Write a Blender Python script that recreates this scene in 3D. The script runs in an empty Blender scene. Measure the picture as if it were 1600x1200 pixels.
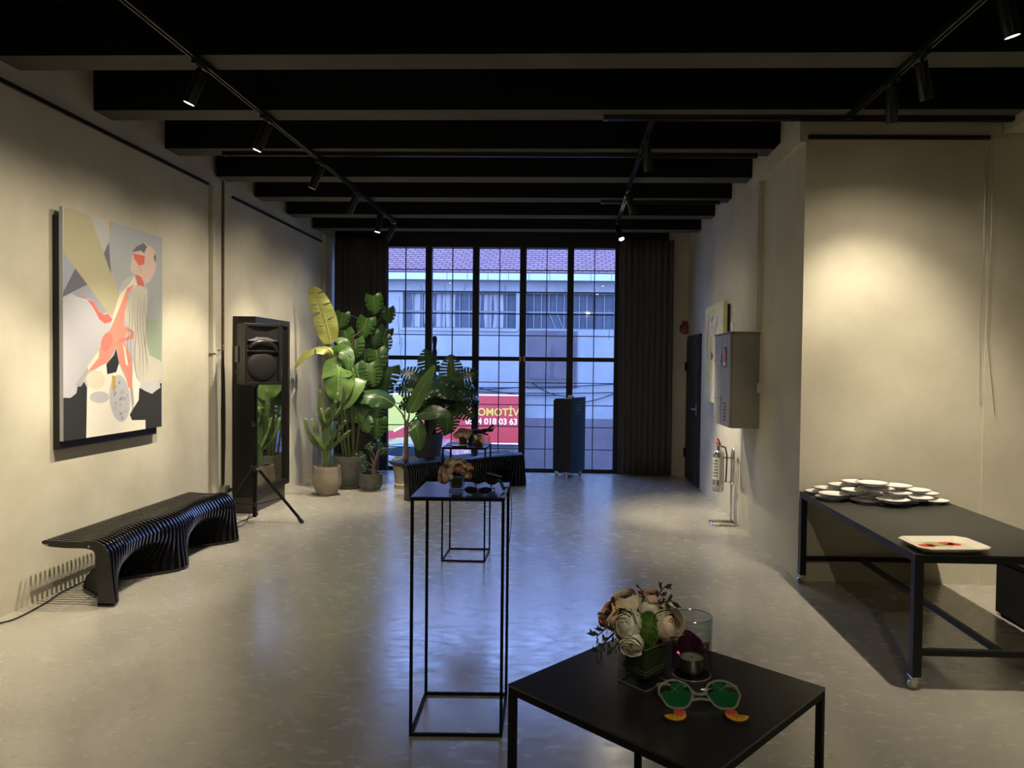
import bpy, bmesh, math, random
from mathutils import Vector, Matrix
random.seed(11)
C = bpy.context.scene.collection
PI = math.pi
R_ = math.radians

# ------------------------------------------------------------------ mesh builder
class MB:
    def __init__(self):
        self.bm = bmesh.new(); self.mi = 0
    def _f(self, vs):
        try:
            f = self.bm.faces.new(vs); f.material_index = self.mi; return f
        except ValueError:
            return None
    def box(self, x0, x1, y0, y1, z0, z1, M=None):
        c = [(x, y, z) for z in (z0, z1) for y in (y0, y1) for x in (x0, x1)]
        v = [self.bm.verts.new(M @ Vector(p) if M else p) for p in c]
        for q in ((0, 2, 3, 1), (4, 5, 7, 6), (0, 1, 5, 4), (2, 6, 7, 3), (0, 4, 6, 2), (1, 3, 7, 5)):
            self._f([v[i] for i in q])
        return self
    def ring_tube(self, pts, radii, seg=10, cap=True, closed=False, shape=None):
        pts = [Vector(p) for p in pts]; n = len(pts)
        if not isinstance(radii, (list, tuple)): radii = [radii] * n
        rings = []; prev = None
        for i, p in enumerate(pts):
            if closed: t = pts[(i + 1) % n] - pts[i - 1]
            else: t = pts[min(i + 1, n - 1)] - pts[max(i - 1, 0)]
            if t.length < 1e-9: t = Vector((0, 0, 1))
            t.normalize()
            if prev is None:
                a = Vector((0, 0, 1)) if abs(t.z) < .9 else Vector((1, 0, 0))
                u = t.cross(a).normalized()
            else:
                u = (prev - t * prev.dot(t))
                u = u.normalized() if u.length > 1e-6 else t.orthogonal().normalized()
            prev = u; w = t.cross(u)
            ring = []
            for k in range(seg):
                an = 2 * PI * k / seg
                s = shape(an) if shape else 1.
                ring.append(self.bm.verts.new(p + (u * math.cos(an) + w * math.sin(an)) * radii[i] * s))
            rings.append(ring)
        m = n if closed else n - 1
        for i in range(m):
            a, b = rings[i], rings[(i + 1) % n]
            for k in range(seg):
                self._f((a[k], a[(k + 1) % seg], b[(k + 1) % seg], b[k]))
        if cap and not closed:
            self._f(rings[0][::-1]); self._f(rings[-1])
        return self
    def cyl(self, p0, p1, r, seg=16, r2=None):
        return self.ring_tube([p0, p1], [r, r if r2 is None else r2], seg)
    def bar(self, p0, p1, w, h=None):
        p0 = Vector(p0); p1 = Vector(p1); d = (p1 - p0); L = d.length; d.normalize()
        h = h or w
        a = Vector((0, 0, 1)) if abs(d.z) < .9 else Vector((0, 1, 0))
        x = a.cross(d).normalized(); y = d.cross(x)
        M = Matrix((x, y, d)).transposed().to_4x4(); M.translation = p0
        return self.box(-w / 2, w / 2, -h / 2, h / 2, 0, L, M)
    def lathe(self, prof, c=(0, 0, 0), seg=32, M=None):
        c = Vector(c); rings = []
        for r, z in prof:
            if r < 1e-6:
                rings.append([self.bm.verts.new(M @ (c + Vector((0, 0, z))) if M else c + Vector((0, 0, z)))])
            else:
                ring = []
                for k in range(seg):
                    p = c + Vector((r * math.cos(2 * PI * k / seg), r * math.sin(2 * PI * k / seg), z))
                    ring.append(self.bm.verts.new(M @ p if M else p))
                rings.append(ring)
        for a, b in zip(rings, rings[1:]):
            for k in range(seg):
                k2 = (k + 1) % seg
                if len(a) == 1 and len(b) == 1: continue
                if len(a) == 1: self._f((a[0], b[k2], b[k]))
                elif len(b) == 1: self._f((a[k], a[k2], b[0]))
                else: self._f((a[k], a[k2], b[k2], b[k]))
        return self
    def prism(self, poly, t, M):
        """poly: 2-D outline; extruded t along local z; M places it"""
        a = [self.bm.verts.new(M @ Vector((x, y, 0))) for x, y in poly]
        b = [self.bm.verts.new(M @ Vector((x, y, t))) for x, y in poly]
        n = len(poly)
        self._f(a[::-1]); self._f(b)
        for i in range(n): self._f((a[i], a[(i + 1) % n], b[(i + 1) % n], b[i]))
        return self
    def poly(self, pts):
        return self._f([self.bm.verts.new(p) for p in pts])
    def grid(self, rows, skip=None):
        g = [[self.bm.verts.new(p) for p in r] for r in rows]
        for i in range(len(g) - 1):
            for j in range(len(g[0]) - 1):
                if skip and skip(i, j): continue
                self._f((g[i][j], g[i][j + 1], g[i + 1][j + 1], g[i + 1][j]))
        return self
    def ball(self, c, r, sc=(1, 1, 1), u=12, v=8):
        prof = [(r * math.sin(PI * i / v), -r * math.cos(PI * i / v)) for i in range(v + 1)]
        M = Matrix.Translation(Vector(c)) @ Matrix.Diagonal((*sc, 1))
        return self.lathe(prof, (0, 0, 0), u, M)

def link(name, mb, mats, parent=None, loc=None, smooth=False, bevel=0, angle=40, recalc=True):
    me = bpy.data.meshes.new(name)
    if recalc: bmesh.ops.recalc_face_normals(mb.bm, faces=mb.bm.faces[:])
    loose = [v for v in mb.bm.verts if not v.link_faces]
    if loose: bmesh.ops.delete(mb.bm, geom=loose, context='VERTS')
    mb.bm.to_mesh(me); mb.bm.free()
    if not isinstance(mats, (list, tuple)): mats = [mats]
    for m in mats: me.materials.append(m)
    if smooth:
        me.polygons.foreach_set('use_smooth', [True] * len(me.polygons))
        try: me.set_sharp_from_angle(angle=R_(angle))
        except Exception: pass
    o = bpy.data.objects.new(name, me); C.objects.link(o)
    if parent: o.parent = parent
    if loc: o.location = loc
    if bevel:
        b = o.modifiers.new('bevel', 'BEVEL'); b.width = bevel; b.segments = 2; b.limit_method = 'ANGLE'
    return o

def tag(o, label, cat, group=None):
    o['label'] = label; o['category'] = cat
    if group: o['group'] = group
    return o
def thing(name, label, cat, loc=(0, 0, 0), rotz=0, group=None):
    o = bpy.data.objects.new(name, None); C.objects.link(o)
    o.empty_display_size = .1
    o.location = loc; o.rotation_euler = (0, 0, rotz)
    return tag(o, label, cat, group)
def struct(name, mb, m, **k):
    o = link(name, mb, m, **k); o['kind'] = 'structure'; return o
def copy_tree(o, parent=None):
    c = o.copy(); C.objects.link(c)
    if parent: c.parent = parent
    for ch in list(o.children):
        if ch is not c: copy_tree(ch, c)
    return c

# ------------------------------------------------------------------ materials
def srgb(r, g, b):
    f = lambda c: (c / 255 / 12.92) if c / 255 <= .04045 else ((c / 255 + .055) / 1.055) ** 2.4
    return (f(r), f(g), f(b), 1)
def mat(name, col, rough=.6, metal=0., spec=.5, noise=None, bump=None, emit=None, trans=0., ior=1.45, coat=0., alpha=None, sheen=0.):
    m = bpy.data.materials.new(name); m.use_nodes = True
    nt = m.node_tree; b = nt.nodes['Principled BSDF']
    col = tuple(col) + ((1,) if len(col) == 3 else ())
    b.inputs['Base Color'].default_value = col
    b.inputs['Roughness'].default_value = rough
    b.inputs['Metallic'].default_value = metal
    b.inputs['Specular IOR Level'].default_value = spec
    b.inputs['Transmission Weight'].default_value = trans
    b.inputs['IOR'].default_value = ior
    b.inputs['Coat Weight'].default_value = coat
    if sheen: b.inputs['Sheen Weight'].default_value = sheen
    if emit:
        b.inputs['Emission Color'].default_value = tuple(emit[0]) + ((1,) if len(emit[0]) == 3 else ())
        b.inputs['Emission Strength'].default_value = emit[1]
    tc = None
    if noise or bump:
        tc = nt.nodes.new('ShaderNodeTexCoord')
    if noise:
        col2, scale, det = noise[:3]
        stretch = noise[3] if len(noise) > 3 else (1, 1, 1)
        mp = nt.nodes.new('ShaderNodeMapping'); mp.inputs['Scale'].default_value = stretch
        nz = nt.nodes.new('ShaderNodeTexNoise'); nz.inputs['Scale'].default_value = scale; nz.inputs['Detail'].default_value = det
        nz.inputs['Roughness'].default_value = .6
        rp = nt.nodes.new('ShaderNodeValToRGB')
        rp.color_ramp.elements[0].position = .34; rp.color_ramp.elements[1].position = .66
        rp.color_ramp.elements[0].color = col; rp.color_ramp.elements[1].color = tuple(col2) + ((1,) if len(col2) == 3 else ())
        nt.links.new(tc.outputs['Object'], mp.inputs['Vector']); nt.links.new(mp.outputs['Vector'], nz.inputs['Vector'])
        nt.links.new(nz.outputs['Fac'], rp.inputs['Fac']); nt.links.new(rp.outputs['Color'], b.inputs['Base Color'])
    if bump:
        sc, st, dist = bump[:3]
        nz = nt.nodes.new('ShaderNodeTexNoise'); nz.inputs['Scale'].default_value = sc; nz.inputs['Detail'].default_value = 4
        bp = nt.nodes.new('ShaderNodeBump'); bp.inputs['Strength'].default_value = st; bp.inputs['Distance'].default_value = dist
        nt.links.new(tc.outputs['Object'], nz.inputs['Vector']); nt.links.new(nz.outputs['Fac'], bp.inputs['Height'])
        nt.links.new(bp.outputs['Normal'], b.inputs['Normal'])
    return m
M = {}
M['plaster'] = mat('plaster', (.505, .474, .378), .88, spec=.25, noise=((.60, .568, .462), 2.0, 10), bump=(7, .16, .02))
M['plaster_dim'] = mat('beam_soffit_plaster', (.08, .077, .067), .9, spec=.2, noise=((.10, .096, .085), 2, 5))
M['ceiling'] = mat('black_ceiling_paint', (.012, .012, .012), .95, spec=.1)
M['black'] = mat('black_powder_coat', (.007, .007, .008), .5, spec=.12)
M['table_top'] = mat('table_top_coat', (.016, .016, .017), .22, spec=.8, noise=((.021, .021, .022), 9, 3), ior=1.7)
M['black_matt'] = mat('black_matt_paint', (.010, .010, .011), .6, spec=.3)
M['track'] = mat('track_black', (.012, .012, .012), .35)
M['bench'] = mat('bench_black_lacquer', (.008, .008, .010), .19, spec=.6)
M['bigtable'] = mat('black_steel_table', (.030, .029, .026), .5, spec=.4)
M['bigtable_frame'] = mat('black_steel_frame', (.010, .011, .011), .45, spec=.25)
M['chrome'] = mat('chrome', (.75, .73, .70), .16, 1.)
M['steel'] = mat('dull_steel', (.42, .41, .39), .35, 1.)
M['curtain'] = mat('curtain_cloth', (.085, .078, .078), .95, spec=.1, noise=((.105, .097, .097), 60, 3), sheen=.1)
M['frame'] = mat('window_frame_black', (.010, .009, .010), .55)
M['mirror'] = mat('mirror_glass', (.82, .84, .83), .02, 1.)
M['mirror_frame'] = mat('mirror_frame_dark_wood', (.010, .008, .007), .35, noise=((.014, .011, .009), 6, 4))
M['plinth'] = mat('grey_plinth', (.055, .05, .043), .6)
M['spk'] = mat('speaker_plastic', (.009, .009, .009), .5, bump=(220, .15, .002))
M['spk_gloss'] = mat('speaker_trim', (.016, .016, .0165), .28)
M['grille'] = mat('speaker_grille', (.010, .010, .010), .6, bump=(500, .4, .002))
M['pot_taupe'] = mat('taupe_clay', (.26, .215, .17), .75, noise=((.35, .30, .25), 5, 6, (1, 1, 3)), bump=(25, .2, .01))
M['pot_grey'] = mat('grey_stoneware', (.085, .085, .075), .7, noise=((.13, .13, .115), 6, 6), bump=(30, .25, .01))
M['pot_moss'] = mat('mossy_stone', (.075, .078, .062), .75, noise=((.125, .125, .105), 9, 6), bump=(40, .3, .01))
M['pot_black'] = mat('charcoal_planter', (.028, .027, .026), .65, noise=((.04, .04, .038), 7, 4))
M['pot_cream'] = mat('cream_clay', (.42, .38, .28), .75, noise=((.52, .48, .37), 5, 5), bump=(30, .2, .01))
M['saucer'] = mat('pale_saucer', (.5, .5, .5), .4)
M['soil'] = mat('soil', (.02, .013, .008), .95, bump=(60, 1, .02))
M['leaf_y'] = mat('leaf_yellow_green', (.29, .33, .075), .42, noise=((.42, .42, .14), 5, 3, (1, 1, 9)))
M['leaf'] = mat('leaf_green', (.04, .10, .024), .34, noise=((.075, .15, .036), 6, 3))
M['leaf_pale'] = mat('leaf_pale_green', (.065, .135, .03), .28, noise=((.12, .20, .06), 6, 3))
M['leaf_d'] = mat('leaf_dark_green', (.022, .06, .020), .30, noise=((.035, .085, .028), 6, 3))
M['leaf_m'] = mat('leaf_mid_green', (.036, .105, .018), .32, noise=((.065, .165, .032), 7, 3))
M['rib'] = mat('leaf_midrib', (.30, .37, .13), .45)
M['cactus'] = mat('cactus_green', (.055, .105, .028), .5, noise=((.13, .20, .065), 14, 4))
M['stem'] = mat('green_stem', (.11, .14, .05), .55, noise=((.17, .18, .075), 8, 4))
M['bark'] = mat('brown_bark', (.10, .065, .035), .8, noise=((.17, .12, .07), 25, 5))
M['moss_pole'] = mat('moss_pole_fibre', (.03, .02, .014), .95, bump=(80, 1, .02))
M['wrap'] = mat('leaf_lining', (.030, .042, .014), .35, noise=((.055, .065, .022), 12, 4))
M['rose_cream'] = mat('cream_petal', (.72, .62, .45), .6, noise=((.80, .70, .56), 20, 3))
M['rose_white'] = mat('white_petal', (.72, .70, .55), .6, noise=((.80, .79, .70), 20, 3))
M['rose_peach'] = mat('peach_petal', (.70, .42, .27), .6, noise=((.78, .52, .36), 20, 3))
M['rose_pink'] = mat('pink_petal', (.66, .42, .36), .6, noise=((.74, .53, .46), 20, 3))
M['moss'] = mat('green_filler_flower', (.045, .11, .008), .7, noise=((.085, .18, .016), 60, 3))
M['burgundy'] = mat('burgundy_bloom', (.055, .014, .012), .7)
M['dark_leaf'] = mat('dark_foliage', (.022, .028, .018), .55)
M['tealight'] = mat('tealight_aluminium', (.62, .61, .57), .35, 1.)
M['wax'] = mat('candle_wax', (.42, .40, .34), .5)
M['purple_foil'] = mat('purple_foil', (.42, .03, .22), .18, .9)
M['green_lens'] = mat('green_lens', (.008, .075, .024), .3)
M['orange'] = mat('orange_slice', (.60, .33, .02), .45)
M['cherry'] = mat('cherry_red', (.50, .06, .05), .45)
M['dark_rind'] = mat('dark_outline', (.02, .012, .01), .5)
M['enamel'] = mat('white_enamel', (.80, .79, .76), .18, coat=.3)
M['rim'] = mat('dark_rim', (.015, .016, .03), .3)
M['tray'] = mat('cream_ceramic', (.78, .72, .60), .25, coat=.3)
M['p_red'] = mat('painted_red', (.62, .03, .02), .3)
M['p_olive'] = mat('painted_olive', (.42, .42, .16), .3)
M['p_black'] = mat('painted_black', (.02, .02, .02), .3)
M['cab'] = mat('grey_cabinet_paint', (.20, .19, .165), .5, noise=((.23, .215, .19), 3, 3))
M['cab_dark'] = mat('cabinet_slot_black', (.015, .015, .015), .6)
M['sticker_red'] = mat('red_sticker', (.62, .06, .05), .5)
M['white'] = mat('white_paper', (.72, .72, .70), .6)
M['ext_red'] = mat('red_lever', (.62, .06, .02), .4)
M['lamp_glow'] = mat('lamp_lens_glow', (1, 1, 1), .3, emit=((1., .86, .66), 40.))
M['cart_d'] = mat('cart_black_panel', (.012, .012, .013), .6)
M['cart_b'] = mat('cart_navy_panel', (.016, .060, .125), .5)
M['logo'] = mat('logo_grey_paint', (.42, .50, .58), .6)
M['door'] = mat('dark_grey_door', (.018, .018, .0175), .5)
M['bell_red'] = mat('alarm_red', (.20, .03, .03), .45)
M['cable'] = mat('black_rubber', (.012, .010, .010), .55)
M['outer_wall'] = mat('weathered_plaster', (.24, .24, .235), .9, noise=((.30, .30, .295), 1.3, 10), bump=(6, .2, .03))
M['outer_dark'] = mat('rusty_sheet', (.085, .07, .078), .8, noise=((.13, .105, .105), 2.2, 8))
M['outer_dado'] = mat('mauve_dado', (.11, .088, .093), .85, noise=((.145, .12, .123), 1.5, 8))
M['outer_glass'] = mat('dirty_window_glass', (.05, .06, .08), .35, spec=.4, noise=((.08, .09, .11), 3, 5))
M['outer_bar'] = mat('window_bar_grey', (.18, .18, .18), .7)
M['drape'] = mat('old_white_drape', (.30, .28, .27), .9, noise=((.37, .35, .335), 6, 4, (4, 1, .5)))
M['gutter'] = mat('zinc_gutter', (.42, .46, .45), .5)
M['shutter'] = mat('grey_shutter', (.15, .15, .155), .7)
M['asphalt'] = mat('street_asphalt', (.08, .08, .083), .8, noise=((.11, .11, .11), 4, 6))
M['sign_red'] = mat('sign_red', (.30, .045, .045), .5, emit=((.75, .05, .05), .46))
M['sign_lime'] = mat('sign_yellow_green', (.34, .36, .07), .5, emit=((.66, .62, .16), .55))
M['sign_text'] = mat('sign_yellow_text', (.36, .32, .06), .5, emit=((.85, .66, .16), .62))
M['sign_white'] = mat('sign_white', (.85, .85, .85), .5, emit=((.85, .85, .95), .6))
M['car'] = mat('silver_blue_car', (.24, .27, .30), .25, .3, coat=.6)
M['car_glass'] = mat('car_glass', (.03, .035, .04), .08)
M['tyre'] = mat('tyre', (.012, .012, .012), .8)
M['gold_glass'] = mat('gold_mercury_glass', (.62, .50, .30), .18, .85, noise=((.35, .25, .12), 40, 3))
M['teal'] = mat('teal_glitter', (.02, .17, .16), .3, .4, bump=(300, .8, .003))
M['dark_lens'] = mat('dark_mirror_lens', (.05, .05, .045), .06, .6)
M['hand_black'] = mat('black_satin', (.008, .008, .009), .4)
M['fuchsia'] = mat('dark_pink_card', (.16, .012, .045), .4)
M['brass'] = mat('brass_hook', (.5, .38, .2), .4, 1.)

# roof: rows of clay tiles
def roof_mat():
    m = bpy.data.materials.new('clay_roof_tiles'); m.use_nodes = True
    nt = m.node_tree; b = nt.nodes['Principled BSDF']; b.inputs['Roughness'].default_value = .85
    tc = nt.nodes.new('ShaderNodeTexCoord'); br = nt.nodes.new('ShaderNodeTexBrick')
    br.inputs['Scale'].default_value = 1.; br.inputs['Brick Width'].default_value = .20; br.inputs['Row Height'].default_value = .16
    br.inputs['Mortar Size'].default_value = .022; br.inputs['Mortar Smooth'].default_value = .4
    br.inputs['Color1'].default_value = (.24, .115, .11, 1); br.inputs['Color2'].default_value = (.19, .085, .085, 1); br.inputs['Mortar'].default_value = (.10, .047, .052, 1)
    nt.links.new(tc.outputs['Object'], br.inputs['Vector']); nt.links.new(br.outputs['Color'], b.inputs['Base Color'])
    bp = nt.nodes.new('ShaderNodeBump'); bp.inputs['Strength'].default_value = .8; bp.inputs['Distance'].default_value = .04; bp.invert = True
    nt.links.new(br.outputs['Fac'], bp.inputs['Height']); nt.links.new(bp.outputs['Normal'], b.inputs['Normal'])
    return m
M['roof'] = roof_mat()

# polished micro-cement: cloudy colour, trowel scratches in the gloss
def floor_mat():
    m = bpy.data.materials.new('microcement_floor'); m.use_nodes = True
    nt = m.node_tree; b = nt.nodes['Principled BSDF']; N = nt.nodes.new; L = nt.links.new
    tc = N('ShaderNodeTexCoord')
    n1 = N('ShaderNodeTexNoise'); n1.inputs['Scale'].default_value = .9; n1.inputs['Detail'].default_value = 5; n1.inputs['Roughness'].default_value = .5; n1.inputs['Distortion'].default_value = .2
    L(tc.outputs['Object'], n1.inputs['Vector'])
    r1 = N('ShaderNodeValToRGB'); r1.color_ramp.elements[0].position = .36; r1.color_ramp.elements[1].position = .64
    r1.color_ramp.elements[0].color = (.315, .298, .255, 1); r1.color_ramp.elements[1].color = (.415, .395, .34, 1)
    L(n1.outputs['Fac'], r1.inputs['Fac'])
    # trowel strokes
    n0 = N('ShaderNodeTexNoise'); n0.inputs['Scale'].default_value = 2.2; n0.inputs['Detail'].default_value = 2
    L(tc.outputs['Object'], n0.inputs['Vector'])
    mx = N('ShaderNodeMixRGB'); mx.blend_type = 'LINEAR_LIGHT'; mx.inputs['Fac'].default_value = .10
    L(tc.outputs['Object'], mx.inputs['Color1']); L(n0.outputs['Color'], mx.inputs['Color2'])
    mp = N('ShaderNodeMapping'); mp.inputs['Scale'].default_value = (1.6, 3.2, 1); mp.inputs['Rotation'].default_value = (0, 0, .5)
    L(mx.outputs['Color'], mp.inputs['Vector'])
    n2 = N('ShaderNodeTexNoise'); n2.inputs['Scale'].default_value = 5.5; n2.inputs['Detail'].default_value = 7; n2.inputs['Roughness'].default_value = .55; n2.inputs['Distortion'].default_value = .15
    L(mp.outputs['Vector'], n2.inputs['Vector'])
    r2 = N('ShaderNodeValToRGB'); r2.color_ramp.elements[0].position = .36; r2.color_ramp.elements[1].position = .76
    L(n2.outputs['Fac'], r2.inputs['Fac'])
    mc = N('ShaderNodeMixRGB'); mc.inputs['Color2'].default_value = (.66, .64, .58, 1)
    ml = N('ShaderNodeMath'); ml.operation = 'MULTIPLY'; ml.inputs[1].default_value = .02
    L(r2.outputs['Color'], ml.inputs[0]); L(ml.outputs[0], mc.inputs['Fac']); L(r1.outputs['Color'], mc.inputs['Color1'])
    L(mc.outputs['Color'], b.inputs['Base Color'])
    mr = N('ShaderNodeMapRange'); mr.inputs['From Min'].default_value = .3; mr.inputs['From Max'].default_value = .7
    mr.inputs['To Min'].default_value = .17; mr.inputs['To Max'].default_value = .31
    L(n2.outputs['Fac'], mr.inputs['Value']); L(mr.outputs['Result'], b.inputs['Roughness'])
    bp = N('ShaderNodeBump'); bp.inputs['Strength'].default_value = .04; bp.inputs['Distance'].default_value = .004
    L(n1.outputs['Fac'], bp.inputs['Height']); L(bp.outputs['Normal'], b.inputs['Normal'])
    b.inputs['IOR'].default_value = 2.5
    return m
M['floor'] = floor_mat()

# window pane: clear with a Fresnel sheen
def pane_mat():
    m = bpy.data.materials.new('window_pane'); m.use_nodes = True
    nt = m.node_tree; nt.nodes.remove(nt.nodes['Principled BSDF']); N = nt.nodes.new; L = nt.links.new
    t = N('ShaderNodeBsdfTransparent'); t.inputs['Color'].default_value = (.95, .97, .98, 1)
    g = N('ShaderNodeBsdfGlossy'); g.inputs['Roughness'].default_value = .02
    f = N('ShaderNodeLayerWeight'); f.inputs['Blend'].default_value = .5; pw = N('ShaderNodeMath'); pw.operation = 'POWER'; pw.inputs[1].default_value = 4.; ma = N('ShaderNodeMath'); ma.operation = 'MULTIPLY_ADD'; ma.inputs[1].default_value = .6; ma.inputs[2].default_value = .022; L(f.outputs['Facing'], pw.inputs[0]); L(pw.outputs[0], ma.inputs[0]); f = ma
    mx = N('ShaderNodeMixShader'); L(f.outputs[0], mx.inputs[0]); L(t.outputs[0], mx.inputs[1]); L(g.outputs[0], mx.inputs[2])
    L(mx.outputs[0], nt.nodes['Material Output'].inputs['Surface'])
    return m
M['pane'] = pane_mat()
M['edge_highlight'] = mat('glass_edge_highlight', (.30, .32, .31), .10, .5)  # for opaque glossy rings that stand in for highlights on glass edges

def glass_mat():
    m = bpy.data.materials.new('clear_glass'); m.use_nodes = True
    nt = m.node_tree; nt.nodes.remove(nt.nodes['Principled BSDF']); N = nt.nodes.new; L = nt.links.new
    t = N('ShaderNodeBsdfTransparent'); g = N('ShaderNodeBsdfGlossy'); g.inputs['Roughness'].default_value = .03
    lw = N('ShaderNodeLayerWeight'); lw.inputs['Blend'].default_value = .35
    rp = N('ShaderNodeValToRGB'); rp.color_ramp.elements[0].color = (.96, .98, .97, 1); rp.color_ramp.elements[1].color = (.55, .60, .58, 1)
    L(lw.outputs['Facing'], rp.inputs['Fac']); L(rp.outputs['Color'], t.inputs['Color'])
    f = N('ShaderNodeLayerWeight'); f.inputs['Blend'].default_value = .5; pw = N('ShaderNodeMath'); pw.operation = 'POWER'; pw.inputs[1].default_value = 3.5; ma = N('ShaderNodeMath'); ma.operation = 'MULTIPLY_ADD'; ma.inputs[1].default_value = .32; ma.inputs[2].default_value = .04; L(f.outputs['Facing'], pw.inputs[0]); L(pw.outputs[0], ma.inputs[0]); f = ma
    mx = N('ShaderNodeMixShader'); L(f.outputs[0], mx.inputs[0]); L(t.outputs[0], mx.inputs[1]); L(g.outputs[0], mx.inputs[2])
    L(mx.outputs[0], nt.nodes['Material Output'].inputs['Surface'])
    return m
M['glass'] = glass_mat(); 
def plastic_mat():
    m = bpy.data.materials.new('clear_plastic'); m.use_nodes = True
    nt = m.node_tree; b = nt.nodes['Principled BSDF']; b.inputs['Base Color'].default_value = (.34, .38, .31, 1); b.inputs['Roughness'].default_value = .12; b.inputs['Alpha'].default_value = .38
    return m
M['clear_plastic'] = plastic_mat()
# ------------------------------------------------------------------ room shell
XL, XR, YF, YB = -3.38, 1.68, 10.42, -3.2
Y2, XO = 5.27, 4.6           # alcove wall on the right, outer wall
ZB, ZC = 3.31, 3.62          # underside of the beams, ceiling slab
struct('floor', MB().box(XL - .3, XO + .2, YB - .2, YF + .12, -.12, 0), M['floor'])
struct('ceiling', MB().box(XL - .3, XO + .2, YB - .2, YF + .25, ZC, ZC + .12), M['ceiling'])
struct('wall_left', MB().box(XL - .25, XL, YB - .2, 6.70, 0, ZC).box(XL - .25, XL - .03, 6.70, YF + .2, 0, ZC), M['plaster'])
struct('trim_20', MB().box(XL - .03, XL + .015, 9.90, 10.28, 0, ZB), M['plaster'])
mb = MB().box(XR, XR + .22, Y2, YF + .2, 0, ZC)
mb.box(XR - .045, XR, Y2 + .0, 6.62, 3.17, ZB)          # band along the top
struct('wall_right', mb, M['plaster'])
mb = MB().box(XR + .22, XO, Y2, Y2 + .22, 0, ZC)
mb.box(2.975, XO, Y2 - .012, Y2, 0, 3.20)
struct('wall_alcove', mb, M['plaster'])
struct('wall_outer', MB().box(XO, XO + .2, YB - .2, Y2 + .2, 0, ZC), M['plaster'])
struct('wall_behind', MB().box(XL - .25, XO + .2, YB - .2, YB, 0, ZC), M['plaster'])
mb = MB().box(1.40, XR, 10.32, YF + .2, 0, ZC).box(1.40, XR, 10.30, 10.32, 0, 2.02).box(.745, 1.40, 10.40, YF + .2, 0, 3.25)
struct('wall_far', mb, M['plaster'])
struct('trim_1', MB().box(XL, 1.40, 10.36, YF + .16, 3.23, ZC), M['frame'])           # black header over the glazing
struct('trim_2', MB().box(3.06, XO, 0.2, Y2 - .012, 3.235, ZC - .02), M['plaster'])   # downstand beam on the right
# ceiling beams: black sides, plaster soffit
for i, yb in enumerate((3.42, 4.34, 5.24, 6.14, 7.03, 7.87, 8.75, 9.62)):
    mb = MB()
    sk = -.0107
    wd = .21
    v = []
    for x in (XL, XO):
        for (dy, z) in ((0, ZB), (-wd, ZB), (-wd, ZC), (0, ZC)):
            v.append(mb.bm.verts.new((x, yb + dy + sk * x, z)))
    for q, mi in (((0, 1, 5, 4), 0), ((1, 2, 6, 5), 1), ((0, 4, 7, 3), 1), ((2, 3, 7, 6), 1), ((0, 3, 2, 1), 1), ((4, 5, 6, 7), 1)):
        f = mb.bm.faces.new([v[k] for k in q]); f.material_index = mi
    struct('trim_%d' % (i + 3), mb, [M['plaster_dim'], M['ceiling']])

# hanging rails and conduits on the walls
def rail(label, mb, m, cat='rail', name='picture_rail', loc=(0, 0, 0)):
    o = link(name, mb, m, loc=loc); return tag(o, label, cat)
rail('long thin black picture rail high on the left wall above the painting', MB().box(0, .022, -1.9, 2.45, -.012, .012), M['track'], loc=(XL, 4.22, 3.19))
rail('shorter thin black picture rail high on the left wall above the mirror', MB().box(0, .022, 0, 2.62, -.012, .012), M['track'], loc=(XL - .03, 7.22, 3.195))
rail('thin black picture rail along the top of the lit wall above the plates', MB().box(0, 1.28, -.022, 0, -.014, .014), M['track'], loc=(1.69, Y2, 3.20))
for x0, lab in ((0, 'left one of two thin wires hanging down the lit alcove wall'), (.05, 'right one of two thin wires hanging down the lit alcove wall')):
    o = link('hanging_wire', MB().ring_tube([(0, 0, 0), (.004, -.004, -.7), (-.004, -.003, -1.4), (.01 + x0, -.004, -1.9 - x0)], .0016, 5), M['steel'], loc=(2.93 + x0, Y2 - .03, 3.19))
    tag(o, lab, 'wire')
rail('wall coloured vertical conduit left of the mirror running from rail to floor', MB().box(-.03, .035, -.02, .03, 0, 3.19).box(-.03, .045, -.03, .04, 1.62, 1.64), M['plaster'], 'conduit', 'wall_conduit', (XL, 6.74, 0))
rail('thin dark brown vertical pipe on the left wall just left of the mirror', MB().cyl((0, 0, .3), (0, 0, ZB), .011, 10), M['bark'], 'pipe', 'wall_pipe', (XL - .016, 7.02, 0))
t = thing('hanging_strap', 'dark strap hanging from a small hook on the left wall beside the mirror', 'strap', (XL + .005, 6.93, 1.65))
link('hook', MB().ring_tube([(-.03, 0, .0), (.02, 0, .01), (.035, 0, .04), (.02, 0, .055)], .006, 8), M['brass'], t, smooth=True)
link('strap', MB().ring_tube([(.02, 0, .0), (.025, .004, -.25), (.02, .012, -.6), (.018, .02, -.95), (.012, .03, -1.3)], [.006, .014, .022, .018, .012], 8), M['cable'], t, smooth=True)
t = thing('wall_socket', 'small grey metal socket box low on the left wall beside the mirror', 'socket', (XL - .03, 7.02, .28))
link('box', MB().box(0, .06, -.05, .05, -.04, .04), M['steel'], t, bevel=.004)
link('plug', MB().cyl((.06, .01, 0), (.10, .01, 0), .02, 12), M['cable'], t)
# trunking on the right wall above and beside the grey cabinet
rail('square plaster coloured trunking on the right wall rising from the grey cabinet to the ceiling', MB().box(-.05, 0, -.03, .03, 0, 1.32), M['plaster'], 'conduit', 'wall_trunking', (XR, 6.40, 1.86))
t = thing('wall_conduit', 'thin pale conduit with a small box on the right wall beside the grey cabinet', 'conduit', (XR, 6.335, 1.35))
link('pipe', MB().box(-.02, 0, -.012, .012, 0, .48), M['plaster'], t)
link('junction_box', MB().box(-.035, 0, -.03, .03, -.02, .06), M['plaster'], t, bevel=.004)

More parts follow.
